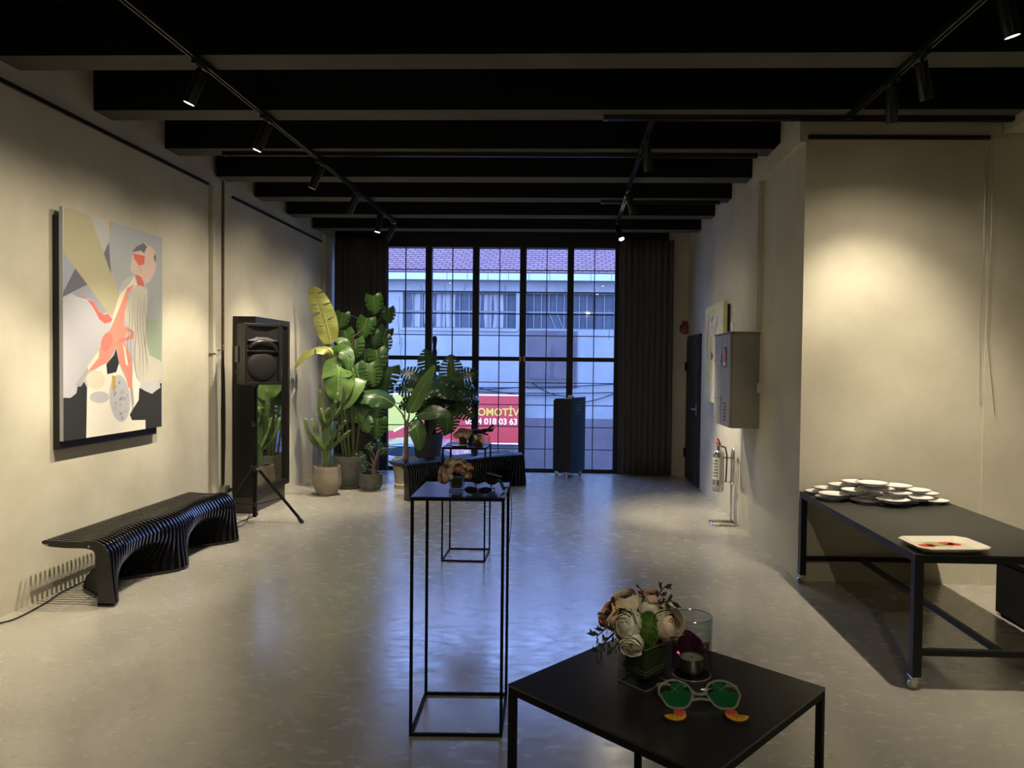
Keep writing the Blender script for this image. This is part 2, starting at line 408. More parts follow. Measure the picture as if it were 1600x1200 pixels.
# ------------------------------------------------------------------ glazing
w = bpy.data.objects.new('window_1', None); C.objects.link(w); w.location = (0, 10.42, 0); w['kind'] = 'structure'
ZT0, ZT1, ZTOP = 1.600, 1.660, 3.222
cx = [-3.39, -2.71, -2.031, -1.35, -.671, .01, .695]
fr = MB()
for i, x in enumerate(cx):
    hw = .046 if 0 < i < 6 else .05
    fr.box(x - hw, x + hw, -.04, .05, 0, ZTOP + .03)
fr.box(cx[0], cx[-1], -.039, .049, ZT0, ZT1).box(cx[0], cx[-1], -.041, .051, 0, .055).box(cx[0], cx[-1], -.041, .051, ZTOP, ZTOP + .06)
link('frame', fr, M['frame'], w)
mu = MB()
for i in range(6):
    xm = (cx[i] + cx[i + 1]) / 2
    mu.box(xm - .006, xm + .006, -.012, .02, .055, ZT0).box(xm - .006, xm + .006, -.012, .02, ZT1, ZTOP)
for z in (.333, .654, .968, 1.290, 1.965, 2.275, 2.592, 2.905):
    mu.box(cx[0], cx[-1], -.013, .019, z - .006, z + .006)
link('muntin_grid', mu, M['frame'], w)
pn = MB()
for i in range(6):
    for z0, z1 in ((.055, ZT0), (ZT1, ZTOP)):
        pn.box(cx[i] + .045, cx[i + 1] - .045, .002, .004, z0, z1)
link('pane', pn, M['pane'], w)
hd = MB()
for i in (2, 4):
    for s in (-1, 1):
        hd.box(cx[i] + s * .03 - .012, cx[i] + s * .03 + .012, -.052, -.04, ZT0 - .01, ZT1 + .01)
link('latch', hd, M['steel'], w)

def curtain(label, x0, x1, y, z0, z1, seed, folds):
    rnd = random.Random(seed); rows = []
    n = folds * 12
    ph = [rnd.uniform(-.35, .35) for _ in range(folds + 2)]
    am = [rnd.uniform(.6, 1.1) for _ in range(folds + 2)]
    for j in range(13):
        f = j / 12; z = z0 + (z1 - z0) * f
        a = .038 * (1.15 - .35 * f)
        row = []
        for i in range(n + 1):
            u = i / n; k = u * folds; ki = int(k)
            q = 2 * PI * k + ph[ki] * math.sin(PI * (k - ki)) * (1.3 - f)
            xx = x0 + (x1 - x0) * u + .012 * math.sin(q * 2) + .015 * (1 - f) ** 2 * math.sin(5 * u + seed)
            row.append((xx - x0, a * am[ki] * math.sin(q) * (1 - .12 * math.sin(7 * u + 3 * f)), z))
        rows.append(row)
    mb = MB().grid(rows)
    o = link('curtain', mb, M['curtain'], loc=(x0, y, 0), smooth=True, angle=180)
    s = o.modifiers.new('cloth', 'SOLIDIFY'); s.thickness = .006
    return tag(o, label, 'curtain')
curtain('dark floor length curtain gathered behind the tall plants at the left of the window', -3.33, -2.57, 10.22, .015, 3.31, 3, 9)
curtain('dark charcoal floor length curtain hanging at the right of the window', .70, 1.455, 10.22, .015, 3.31, 8, 9)

# ------------------------------------------------------------------ door in the right wall
d = bpy.data.objects.new('door_1', None); C.objects.link(d); d.location = (XR, 9.72, 0); d['kind'] = 'structure'
link('door_frame', MB().box(-.02, 0, -.50, -.45, 0, 1.96).box(-.02, 0, .45, .50, 0, 1.96).box(-.02, 0, -.5, .5, 1.92, 1.97), M['door'], d)
link('door_leaf', MB().box(-.035, 0, -.45, .45, .01, 1.92), M['door'], d)
link('handle', MB().ring_tube([(-.035, -.36, 1.0), (-.085, -.36, 1.0), (-.085, -.24, 1.0)], .011, 8).box(-.042, -.035, -.39, -.33, .92, 1.08), M['steel'], d)
for z in (.35, 1.55):
    link('hinge', MB().cyl((-.045, .45, z - .06), (-.045, .45, z + .06), .014, 10).box(-.05, -.035, .40, .46, z - .06, z + .06), M['black'], d)
t = thing('alarm_bell', 'dull red round alarm bell on the wall above the dark door', 'bell', (1.645, 10.32, 2.085))
link('gong', MB().lathe([(0, .07), (.04, .068), (.075, .05), (.085, .02), (.085, 0), (0, 0)], seg=24, M=Matrix.Rotation(PI / 2, 4, 'X')), M['bell_red'], t, smooth=True)
link('mount', MB().box(-.05, .03, -.03, 0, -.02, .11), M['bell_red'], t)
# ------------------------------------------------------------------ parametric slatted benches
def make_bench(label, loc, rotz):
    """local +y runs along the bench, +x is the leg side; z up"""
    t = thing('bench', label, 'bench', loc, rotz, 'wavy slatted black benches')
    N, L, Hs = 46, 1.70, .415
    def foot(s): return .0 - .36 * (1 - math.cos(2 * PI * 2 * s)) / 2
    mb = MB()
    for i in range(N):
        s = i / (N - 1); y = s * L; xf = foot(s)
        top = -.018 - .045 * (1 - math.cos(4 * PI * s)) / 2
        # centre line from the wall side tip along the seat, round the front, down to the foot
        c = [(-.437, Hs - .014), (-.40, Hs - .021), (-.30, Hs - .027), (-.2, Hs - .027), (top - .15, Hs - .024), (top - .105, Hs - .030), (top - .07, Hs - .050), (top - .05, Hs - .085)]
        x0, z0 = c[-1]
        for k in range(1, 9):
            f = k / 8; z = z0 + (.012 - z0) * f
            e = f * f * (3 - 2 * f)
            xx = x0 + (xf - .045 - x0) * e
            c.append((xx, z))
        # widths
        n = len(c); up, dn = [], []
        for k, (x, z) in enumerate(c):
            a = c[max(k - 1, 0)]; b = c[min(k + 1, n - 1)]
            tx, tz = b[0] - a[0], b[1] - a[1]; l = math.hypot(tx, tz); tx /= l; tz /= l
            wd = .021 if k > 0 else .014
            if k > 3: wd = .021 + .024 * min(1, (k - 3) / 5)
            if k > n - 4: wd = .045 + .003 * (k - n + 4)
            up.append((x - tz * wd, z + tx * wd)); dn.append((x + tz * wd, z - tx * wd))
        th = .0155
        tip = [(c[0][0] - .016, c[0][1] + .006), (c[0][0] - .016, c[0][1] - .006)]
        for side_y in (0,):
            va = [mb.bm.verts.new((x, y, z)) for x, z in up]; vb = [mb.bm.verts.new((x, y, z)) for x, z in dn]
            vc = [mb.bm.verts.new((x, y + th, z)) for x, z in up]; vd = [mb.bm.verts.new((x, y + th, z)) for x, z in dn]
            ta, tb = [mb.bm.verts.new((x, y, z)) for x, z in tip]; tc, td = [mb.bm.verts.new((x, y + th, z)) for x, z in tip]
            for k in range(n - 1):
                mb._f((va[k], va[k + 1], vb[k + 1], vb[k])); mb._f((vc[k], vd[k], vd[k + 1], vc[k + 1]))
                mb._f((va[k], vc[k], vc[k + 1], va[k + 1])); mb._f((vb[k], vb[k + 1], vd[k + 1], vd[k]))
            mb._f((va[0], vb[0], tb, ta)); mb._f((vc[0], tc, td, vd[0])); mb._f((va[0], ta, tc, vc[0])); mb._f((vb[0], vd[0], td, tb)); mb._f((ta, tb, td, tc))
            mb._f((va[-1], vc[-1], vd[-1], vb[-1]))
    link('slats', mb, M['bench'], t, smooth=True, angle=35)
    # wavy foot plate
    K = 80; mb = MB(); r0, r1 = [], []
    for i in range(K + 1):
        s = i / K; y = s * (L + th); xf = foot(s)
        sl = .36 * 4 * PI / 2 * math.sin(4 * PI * s) / L
        ww = .052 * math.sqrt(1 + .4 * sl * sl)
        r0.append((xf - .045 - ww, y)); r1.append((xf - .045 + ww, y))
    for a, b, zz in ((r0, r1, .0), (r0, r1, .022)):
        mb.grid([[(a[i][0], a[i][1], zz), (b[i][0], b[i][1], zz)] for i in range(K + 1)])
    mb.grid([[(a[0], a[1], 0), (a[0], a[1], .022)] for a in r0]); mb.grid([[(a[0], a[1], 0), (a[0], a[1], .022)] for a in r1])
    for i in (0, K): mb.poly([(r0[i][0], r0[i][1], 0), (r1[i][0], r1[i][1], 0), (r1[i][0], r1[i][1], .022), (r0[i][0], r0[i][1], .022)])
    bmesh.ops.remove_doubles(mb.bm, verts=mb.bm.verts[:], dist=1e-5)
    link('foot_plate', mb, M['bench'], t)
    rod = MB()
    for x, z in ((-.42, Hs - .03), (-.15, Hs - .035)):
        rod.cyl((x, -.006, z), (x, L + th + .006, z), .007, 8)
    link('tie_rod', rod, M['steel'], t)
    return t
make_bench('wavy black slatted bench against the left wall under the large painting', (-2.835, 4.42, 0), 0)
make_bench('wavy black slatted bench standing in front of the window and plants', (-1.775, 8.02, 0), R_(-46.5))

# ------------------------------------------------------------------ tall side tables
def side_table(label, loc, rot, w, d, h):
    t = thing('side_table', label, 'table', loc, rot, 'tall black metal side tables')
    b = .0125
    link('tabletop', MB().box(-w / 2, w / 2, -d / 2, d / 2, h - .004, h), M['table_top'], t)
    a = MB()
    e = .0004
    for sy in (-1, 1): a.box(-w / 2 + e, w / 2 - e, sy * (d / 2 - b / 2) - b / 2, sy * (d / 2 - b / 2) + b / 2, h - .004 - b, h - .0042)
    for sx in (-1, 1): a.box(sx * (w / 2 - b / 2) - b / 2, sx * (w / 2 - b / 2) + b / 2, -d / 2 + b, d / 2 - b, h - .004 - b, h - .0042)
    link('top_frame', a, M['black'], t, bevel=.0012)
    for sx in (-1, 1):
        for sy in (-1, 1):
            x = sx * (w / 2 - b / 2); y = sy * (d / 2 - b / 2)
            link('leg', MB().box(x - b / 2, x + b / 2, y - b / 2, y + b / 2, 0, h - .004 - b), M['black'], t, bevel=.0012)
    for sy in (-1, 1):
        link('base_bar', MB().box(-w / 2 + b, w / 2 - b, sy * (d / 2 - b / 2) - b / 2, sy * (d / 2 - b / 2) + b / 2, 0, b), M['black'], t, bevel=.0012)
    for sx in (-1, 1):
        link('base_bar', MB().box(sx * (w / 2 - b / 2) - b / 2, sx * (w / 2 - b / 2) + b / 2, -d / 2 + b, d / 2 - b, 0, b), M['black'], t, bevel=.0012)
    return t
T1 = (-.457, 3.152, 0); T3 = (-.81, 5.80, 0); TF = (.1755, 1.2375, 0)
side_table('tall thin legged black side table in the middle of the floor holding flowers and sunglasses', T1, R_(1.6), .388, .388, 1.0)
side_table('black side table farthest from the camera, standing just before the window bench', T3, R_(0), .345, .385, .898)
side_table('black side table nearest the camera turned cornerwise holding a vase and a candle glass', TF, R_(-42.0), .396, .378, 1.0)

# ------------------------------------------------------------------ big table on castors
t = thing('work_table', 'low wide black steel table on castors with plates and a tray, at right', 'table', (1.675, 3.50, 0))
TW, TD, TH = .875, 1.745, .66
link('tabletop', MB().box(0, TW, 0, TD, TH - .006, TH), M['bigtable'], t)
a = MB(); b = .045; h0 = TH - .006 - .035
a.box(0.0005, TW - .0005, 0.0005, b, h0, TH - .0062).box(0.0005, TW - .0005, TD - b, TD - .0005, h0, TH - .0062).box(0.0005, b, b, TD - b, h0, TH - .0062).box(TW - b, TW - .0005, b, TD - b, h0, TH - .0062)
link('top_frame', a, M['bigtable_frame'], t, bevel=.002)
def castor(x, y, sx):
    c = MB().box(x - .025, x + .025, y - .025, y + .025, .058, .064)
    c.lathe([(0, .04), (.016, .04), (.016, .058), (0, .058)], (x, y, 0), 14)
    for s in (-1, 1): c.prism([(-.012, .018), (.016, .012), (.022, .05), (-.01, .05)], .003, Matrix.Translation((x + sx * .012, y + s * .013 + .0015, 0)) @ Matrix.Rotation(PI / 2, 4, 'X'))
    o = link('castor', c, M['chrome'], t, smooth=True)
    wv = MB().cyl((x + sx * .012, y - .009, .022), (x + sx * .012, y + .009, .022), .022, 20)
    link('wheel', wv, M['steel'], o, smooth=True)
for x, y in ((b / 2, b / 2), (TW - b / 2, b / 2), (b / 2, TD - b / 2), (TW - b / 2, TD - b / 2)):
    link('leg', MB().box(x - b / 2 + .0008, x + b / 2 - .0008, y - b / 2 + .0008, y + b / 2 - .0008, .064, h0), M['bigtable_frame'], t, bevel=.002)
    castor(x, y, -1 if x < .4 else 1)
q = .03
zq = .165
for y0 in (.008, TD - .038):
    link('end_bar', MB().box(b, TW - b, y0, y0 + q, zq, zq + q), M['bigtable_frame'], t, bevel=.002)
link('centre_stretcher', MB().box(TW / 2 - q / 2, TW / 2 + q / 2, .0385, TD - .0385, zq + .0005, zq + q - .0005), M['bigtable_frame'], t, bevel=.002)

# black box standing behind the table
t = thing('storage_box', 'black box on the floor against the lit wall, under the far right of the table', 'box', (2.70, 4.17, 0), R_(0))
link('body', MB().box(.03, .60, 0, .47, .02, .345), M['black_matt'], t, bevel=.004)
link('lid', MB().box(.025, .605, -.005, .475, .345, .375), M['black'], t, bevel=.004)
for xx in (.05, .54): link('foot_rail', MB().box(xx, xx + .04, .03, .44, 0, .02), M['black'], t)

# ------------------------------------------------------------------ plates
PL = [[(1.785, 5.14), (1.785, 4.921), (1.984, 4.83), (2.202, 4.809), (2.44, 4.878), (2.010, 5.049), (2.228, 5.027)],
      [(1.844, 5.14), (1.803, 4.912), (2.021, 4.932), (2.116, 4.734), (2.312, 4.832), (2.44, 5.01)],
      [(1.946, 5.14), (1.956, 4.921), (2.188, 4.859), (2.372, 4.979)],
      [(2.035, 5.133), (2.072, 4.87), (2.252, 4.995)],
      [(2.063, 4.935)]]
PW = [['at the back left corner of the table, lowest layer', 'nearest the left edge of the table, lowest layer', 'second from the left in the front row on the table', 'third from the left in the front row on the table', 'farthest right on the table, lowest layer', 'low behind the pile, left of two hidden ones', 'low behind the pile, right of two hidden ones'],
      ['in the second layer at the back left of the pile', 'in the second layer at the left end of the pile', 'in the second layer, left of the middle of the pile', 'in the second layer, at the front middle of the pile', 'in the second layer, right of the middle of the pile', 'in the second layer at the right end of the pile'],
      ['in the third layer at the back left of the pile', 'in the third layer at the front left of the pile', 'in the third layer right of the top plate', 'in the third layer at the right of the pile'],
      ['just behind and left of the topmost plate', 'just beneath the topmost plate', 'just right of and beneath the topmost plate'],
      ['topmost of the pile on the black table']]
first = None
rnd = random.Random(4)
for k, lay in enumerate(PL):
    for j, (x, y) in enumerate(lay):
        if first is None:
            p = thing('plate', '', 'plate', group='dark rimmed white enamel plates piled on the table')
            link('dish', MB().lathe([(0, .004), (.062, .004), (.078, .009), (.1035, .0205), (.1035, .0225), (.077, .0115), (.061, .0065), (0, .0065)], seg=40), M['enamel'], p, smooth=True, angle=60)
            link('rim', MB().ring_tube([(.1042 * math.cos(2 * PI * i / 48), .1042 * math.sin(2 * PI * i / 48),   .0216) for i in range(48)], .0026, 6, closed=True), M['rim'], p, smooth=True)
            link('foot_ring', MB().lathe([(.058, .0), (.062, .0), (.063, .0055), (.057, .0055), (.058, .0)], seg=32), M['enamel'], p, smooth=True)
            first = p
        else:
            p = copy_tree(first)
        p.location = (x, y, .66 + .0249 * k); p.rotation_euler = (rnd.uniform(-.012, .012) if k else 0, rnd.uniform(-.012, .012) if k else 0, rnd.uniform(0, 6))
        p['label'] = 'dark rimmed white plate ' + PW[k][j]

# octagonal tray with a painted still life
t = thing('serving_tray', 'cream ceramic tray with cut corners and painted red flowers, on the black table', 'tray', (1.872, 3.625, .66), R_(4))
t.scale = (.9, .9, .95)
def octo(a, b, c): return [(-a + c, -b), (a - c, -b), (a, -b + c), (a, b - c), (a - c, b), (-a + c, b), (-a, b - c), (-a, -b + c)]
mb = MB(); lv = [(.155, .100, .03, 0), (.200, .150, .045, .030), (.202, .152, .046, .034), (.196, .146, .044, .034), (.152, .098, .03, .014)]
rings = [[mb.bm.verts.new((x, y, z)) for x, y in octo(a, b2, c)] for a, b2, c, z in lv]
for r0, r1 in zip(rings, rings[1:]):
    for i in range(8): mb._f((r0[i], r0[(i + 1) % 8], r1[(i + 1) % 8], r1[i]))
mb._f(rings[0][::-1]); mb._f(rings[-1])
link('dish', mb, M['tray'], t, bevel=.002)
mb = MB(); rnd = random.Random(2)
def blob(cx_, cy_, r, z, n=11, e=1.):
    mb.poly([(cx_ + r * e * math.cos(2 * PI * i / n) * rnd.uniform(.75, 1.15), cy_ + r * math.sin(2 * PI * i / n) * rnd.uniform(.75, 1.15), z) for i in range(n)])
mb.mi = 1; blob(-.02, .035, .062, .0144, 14, 1.5)
for x, y, r in ((-.085, .01, .038), (.05, .055, .036), (.085, .035, .032), (.04, .02, .02), (-.055, .015, .024)): mb.mi = 0; blob(x, y, r, .0147, 11, 1.25)
mb.mi = 2
for i in range(9):
    x, y = rnd.uniform(-.1, .06), rnd.uniform(-.01, .085); a = rnd.uniform(-.5, .5); l = rnd.uniform(.015, .035)
    mb.poly([(x, y, .015), (x + l * math.cos(a), y + l * math.sin(a), .015), (x + l * math.cos(a), y + l * math.sin(a) + .004, .015), (x, y + .003, .015)])
link('painted_flowers', mb, [M['p_red'], M['p_olive'], M['p_black']], t)

# ------------------------------------------------------------------ cart with a painted word by the window
t = thing('welcome_stand', 'tall narrow dark stand on castors before the window, right face navy with a word', 'stand', (.045, 9.90, 0), R_(-30))
la, lb = .30, .37
link('body', MB().prism([(-la, .07), (0, .07), (0, 1.085), (-la + .035, 1.085), (-la, 1.055)], lb - .03, Matrix.Translation((0, lb - .016, 0)) @ Matrix.Rotation(PI / 2, 4, 'X')), M['cart_d'], t, bevel=.003)
link('side_panel', MB().box(0, .014, 0, lb, .065, 1.105), M['cart_b'], t, bevel=.002)
for x, y in ((-la + .04, .05), (-.03, .05), (-la + .04, lb - .06), (-.03, lb - .06)):
    c = link('castor', MB().box(x - .02, x + .02, y - .02, y + .02, .062, .07).prism([(-.012, .02), (.014, .02), (.018, .063), (-.016, .063)], .026, Matrix.Translation((x, y + .013, 0)) @ Matrix.Rotation(PI / 2, 4, 'X')), M['chrome'], t)
    link('wheel', MB().cyl((x, y - .009, .022), (x, y + .009, .022), .022, 18), M['steel'], c, smooth=True)

def text_mesh(name, body, size, m, parent=None, ext=.002, align='CENTER', M4=None, bold=0., sx=1., fit=None):
    cu = bpy.data.curves.new(name, 'FONT'); cu.body = body; cu.size = size; cu.extrude = ext; cu.align_x = align; cu.align_y = 'CENTER'; cu.offset = bold
    tmp = bpy.data.objects.new('tmp', cu); C.objects.link(tmp)
    dg = bpy.context.evaluated_depsgraph_get(); dg.update()
    me = bpy.data.meshes.new_from_object(tmp.evaluated_get(dg))
    bpy.data.objects.remove(tmp); bpy.data.curves.remove(cu)
    if fit: xs_ = [v.co.x for v in me.vertices]; sx = fit / (max(xs_) - min(xs_))
    if sx != 1.: me.transform(Matrix.Diagonal((sx, 1, 1, 1)))
    if M4: me.transform(M4)
    me.materials.clear(); me.materials.append(m)
    o = bpy.data.objects.new(name, me); C.objects.link(o)
    if parent: o.parent = parent
    return o
Mx = Matrix.Translation((.0145, lb * .50, .935)) @ Matrix.Rotation(PI / 2, 4, 'Z') @ Matrix.Rotation(PI / 2, 4, 'X')
text_mesh('lettering', 'LOft', .085, M['logo'], t, .0006, M4=Mx, bold=-.002, sx=1.0)
link('logo_line', MB().box(.0142, .0150, lb * .5 - .085, lb * .5 + .085, .995, .998).box(.0142, .0150, lb * .5 - .085, lb * .5 + .085, .870, .873).box(.0142, .0150, lb * .5 - .006, lb * .5 + .006, .998, 1.006), M['logo'], t)
o = link('candle_box', MB().box(-.035, .035, -.03, .03, 0, .045), M['white'], loc=(.035, 9.965, 1.0862), bevel=.004)
o.rotation_euler = (0, 0, R_(-30)); tag(o, 'small white box lying on top of the dark stand before the window', 'box')

# ------------------------------------------------------------------ electrical cabinet
t = thing('electrical_cabinet', 'grey metal electrical cabinet mounted on the right wall', 'cabinet', (XR, 6.40, 1.01))
CD, CW, CH = .265, .68, .84
link('body', MB().box(-CD + .022, 0, 0, CW, 0, CH), M['cab'], t, bevel=.003)
dr = link('door', MB().box(-CD, -CD + .019, .002, CW - .002, .003, CH - .003), M['cab'], t, bevel=.003)
link('seam', MB().box(-CD - .001, -CD + .001, .335, .340, .02, CH - .02), M['cab_dark'], dr)
link('latch', MB().box(-CD - .012, -CD, .33, .39, .56, .66).cyl((-CD - .02, .36, .60), (-CD, .36, .60), .006, 8), M['steel'], dr)
link('latch', MB().box(-CD - .01, -CD, .33, .37, .19, .27).ring_tube([(-CD - .01, .36, .245), (-CD - .045, .42, .25), (-CD - .05, .5, .25)], .004, 6), M['steel'], dr)
lv = MB()
for i in range(6): lv.box(-CD - .004, -CD + .001, .14, .23, .055 + i * .03, .067 + i * .03)
link('vent_louvres', lv, M['cab_dark'], dr)
link('sticker_frame', MB().box(-CD - .005, -CD, .135, .235, .54, .72), M['cab_dark'], dr)
s = link('warning_sticker', MB().box(-CD - .0065, -CD - .0045, .15, .23, .585, .70), M['sticker_red'], dr); s['label'] = 'red warning sticker'
link('sticker_note', MB().box(-CD - .0065, -CD - .0045, .15, .23, .55, .583), M['white'], dr)
link('hood', MB().box(-CD - .008, 0, -.008, CW + .008, CH, CH + .012), M['cab'], t, bevel=.002)

# ------------------------------------------------------------------ fire extinguisher on a chrome stand
t = thing('extinguisher_stand', 'chrome tube stand with a square foot on the floor by the right wall', 'stand', (1.55, 7.15, 0))
r = .011
link('foot', MB().ring_tube([(.09, .10, r), (-.10, .10, r), (-.125, .075, r), (-.125, -.075, r), (-.10, -.10, r), (.09, -.10, r), (.112, -.075, r), (.112, .075, r)], r, 10, closed=True), M['chrome'], t, smooth=True)
link('post', MB().ring_tube([(.085, .09, .018), (.085, .085, .2), (.085, .08, .69)], r, 10), M['chrome'], t, smooth=True)
link('hanger_loop', MB().ring_tube([(.085, .08, .66), (.085, .075, .72), (.085, .03, .745), (.085, -.01, .72), (.085, -.015, .42), (.085, .02, .385), (.085, .06, .40), (.085, .075, .44)], .011, 10), M['chrome'], t, smooth=True)
link('bracket', MB().box(.02, .085, .06, .10, .64, .655).box(.02, .085, .06, .10, .40, .412), M['chrome'], t)
t = thing('fire_extinguisher', 'chrome fire extinguisher with a red lever hanging on its stand', 'fire extinguisher', (1.505, 7.235, .31))
link('cylinder', MB().lathe([(0, 0), (.05, 0), (.056, .006), (.056, .06), (.0575, .064), (.0575, .07), (.056, .074), (.056, .36), (.052, .385), (.035, .405), (.018, .412), (0, .412)], seg=32), M['chrome'], t, smooth=True)
lb_ = MB(); lb2 = MB()
for i in range(10):
    a0 = R_(150 + i * 12); a1 = R_(150 + (i + 1) * 12); q0 = .0565
    lb_.poly([(q0 * math.cos(a0), q0 * math.sin(a0), .12), (q0 * math.cos(a1), q0 * math.sin(a1), .12), (q0 * math.cos(a1), q0 * math.sin(a1), .34), (q0 * math.cos(a0), q0 * math.sin(a0), .34)])
rnd = random.Random(6)
for k in range(6):
    for i in range(3):
        a0 = R_(190 + i * 22 + rnd.uniform(0, 8)); a1 = a0 + R_(rnd.uniform(8, 16)); q0 = .057; z = .15 + k * .03
        lb2.poly([(q0 * math.cos(a0), q0 * math.sin(a0), z), (q0 * math.cos(a1), q0 * math.sin(a1), z), (q0 * math.cos(a1), q0 * math.sin(a1), z + .016), (q0 * math.cos(a0), q0 * math.sin(a0), z + .016)])
link('paper_label', lb_, M['white'], t); link('label_print', lb2, M['cab_dark'], t)
link('valve', MB().cyl((0, 0, .41), (0, 0, .45), .016, 14).box(-.02, .02, -.012, .012, .44, .46), M['chrome'], t)
lv = link('lever', MB().bar((.02, 0, .455), (-.035, -.03, .49), .012).bar((.015, 0, .465), (-.02, -.02, .535), .014), M['ext_red'], t, bevel=.002); lv['label'] = 'red squeeze lever'
link('hose', MB().ring_tube([(.02, .0, .45), (.06, -.02, .44), (.075, -.03, .36), (.072, -.03, .2), (.068, -.03, .1)], .008, 8), M['cable'], t, smooth=True)

# ------------------------------------------------------------------ mirror in a deep frame on a plinth
t = thing('floor_mirror', 'tall mirror in a deep dark frame standing against the left wall', 'mirror', (XL - .03, 7.25, 0))
X1 = .235; Yw = .90
link('plinth', MB().box(0, X1 - .02, .0, Yw - .08, 0, .165), M['plinth'], t, bevel=.004)
fr = MB(); f = .055; z0, z1 = .17, 2.005
fr.box(0, X1, 0, f, z0, z1).box(0, X1, Yw - f, Yw, z0, z1).box(0, X1, f, Yw - f, z0, z0 + .06).box(0, X1, f, Yw - f, z1 - .06, z1).box(0, .19, f, Yw - f, z0 + .06, z1 - .06)
link('frame', fr, M['mirror_frame'], t)
link('mirror_glass', MB().box(.19, .200, f + .004, Yw - f - .004, z0 + .064, z1 - .064), M['mirror'], t)

# ------------------------------------------------------------------ speaker and its tripod
px_, py_ = -2.975, 6.78
t = thing('speaker_stand', 'black tripod stand carrying the loudspeaker in front of the mirror', 'stand', (px_, py_, 0))
link('pole', MB().cyl((0, 0, .07), (0, 0, .95), .019, 14).cyl((0, 0, .9), (0, 0, 1.30), .0165, 14), M['black'], t, smooth=True)
link('collar', MB().cyl((0, 0, .50), (0, 0, .56), .03, 16).cyl((0, 0, .17), (0, 0, .21), .027, 16).cyl((0, 0, .93), (0, 0, .98), .026, 16), M['spk_gloss'], t, smooth=True)
link('knob', MB().cyl((.02, -.01, .53), (.06, -.03, .53), .013, 10), M['steel'], t, smooth=True)
for ang in (10, 112, 241):
    a = R_(ang); dx, dy = math.cos(a), math.sin(a); Lr = .43
    lg = link('leg', MB().ring_tube([(.03 * dx, .03 * dy, .53), (Lr * dx, Lr * dy, .022)], .0135, 10), M['black'], t, smooth=True)
    link('rubber_foot', MB().ring_tube([(Lr * .94 * dx, Lr * .94 * dy, .048), (Lr * 1.03 * dx, Lr * 1.03 * dy, .0)], [.017, .02], 10), M['cable'], lg, smooth=True)
    link('brace', MB().bar((.028 * dx, .028 * dy, .19), (Lr * .58 * dx, Lr * .58 * dy, .245), .016, .006), M['black'], t)
# speaker: local -y is the front
t = thing('loudspeaker', 'black loudspeaker on a tripod stand in front of the mirror', 'speaker', (px_ + .01, py_ + .0, 1.32), R_(44))
W, D, H = .345, .33, .57
mb = MB()
prof = [(-W / 2, -D / 2 + .02), (-W / 2 + .02, -D / 2), (W / 2 - .02, -D / 2), (W / 2, -D / 2 + .02), (W / 2 - .01, D * .1), (W / 2 - .07, D / 2), (-W / 2 + .07, D / 2), (-W / 2 + .01, D * .1)]
fy = -D / 2 + .012
mb.prism([(x, max(y, fy)) for x, y in prof], H, Matrix.Translation((0, 0, .012)))
link('cabinet', mb, M['spk'], t, bevel=.006)
# baffle rim, horn and woofer
rim = MB(); y0, y1 = -D / 2 - .018, fy + .002
rim.box(-W / 2, -W / 2 + .026, y0, y1, .012, H + .012).box(W / 2 - .026, W / 2, y0, y1, .012, H + .012).box(-W / 2 + .026, W / 2 - .026, y0, y1, H - .018, H + .012).box(-W / 2 + .026, W / 2 - .026, y0, y1, .012, .036)
rim.box(-W / 2 + .026, W / 2 - .026, y0 + .006, y1, .315, .335)
link('baffle_rim', rim, M['spk_gloss'], t, bevel=.004)
hn = MB()
a = [(-.145, .42), (.145, .42), (.145, .545), (-.145, .545)]; b2 = [(-.05, .455), (.05, .455), (.05, .515), (-.05, .515)]
A_ = [hn.bm.verts.new((x, y0 + .006, z)) for x, z in a]; B_ = [hn.bm.verts.new((x, fy - .002, z)) for x, z in b2]
for i in range(4): hn._f((A_[i], A_[(i + 1) % 4], B_[(i + 1) % 4], B_[i]))
hn._f(B_)
link('horn', hn, M['spk'], t)
ar = MB()
ar.ring_tube([(.125 * math.cos(R_(q)), y0 + .012, .325 + .085 * math.sin(R_(q))) for q in range(8, 173, 12)], [.012 + .016 * math.sin(R_(q)) for q in range(8, 173, 12)], 10)
link('woofer_lip', ar, M['spk_gloss'], t, smooth=True)
link('woofer_grille', MB().lathe([(0, .016), (.08, .014), (.125, .008), (.138, 0), (0, 0)], seg=36, M=Matrix.Translation((0, y1 - .006, .185)) @ Matrix.Rotation(PI / 2, 4, 'X')), M['grille'], t, smooth=True)
link('port_handle', MB().box(-W / 2 - .003, -W / 2 + .01, -.03, .06, .22, .37), M['spk_gloss'], t, bevel=.004)
o = link('badge', MB().box(-W / 2 - .002, -W / 2 + .012, -.05, .05, .13, .14), M['bark'], t); o['label'] = 'small brown badge strip'
link('pole_socket', MB().cyl((0, 0, -.02), (0, 0, .02), .024, 14), M['spk_gloss'], t)

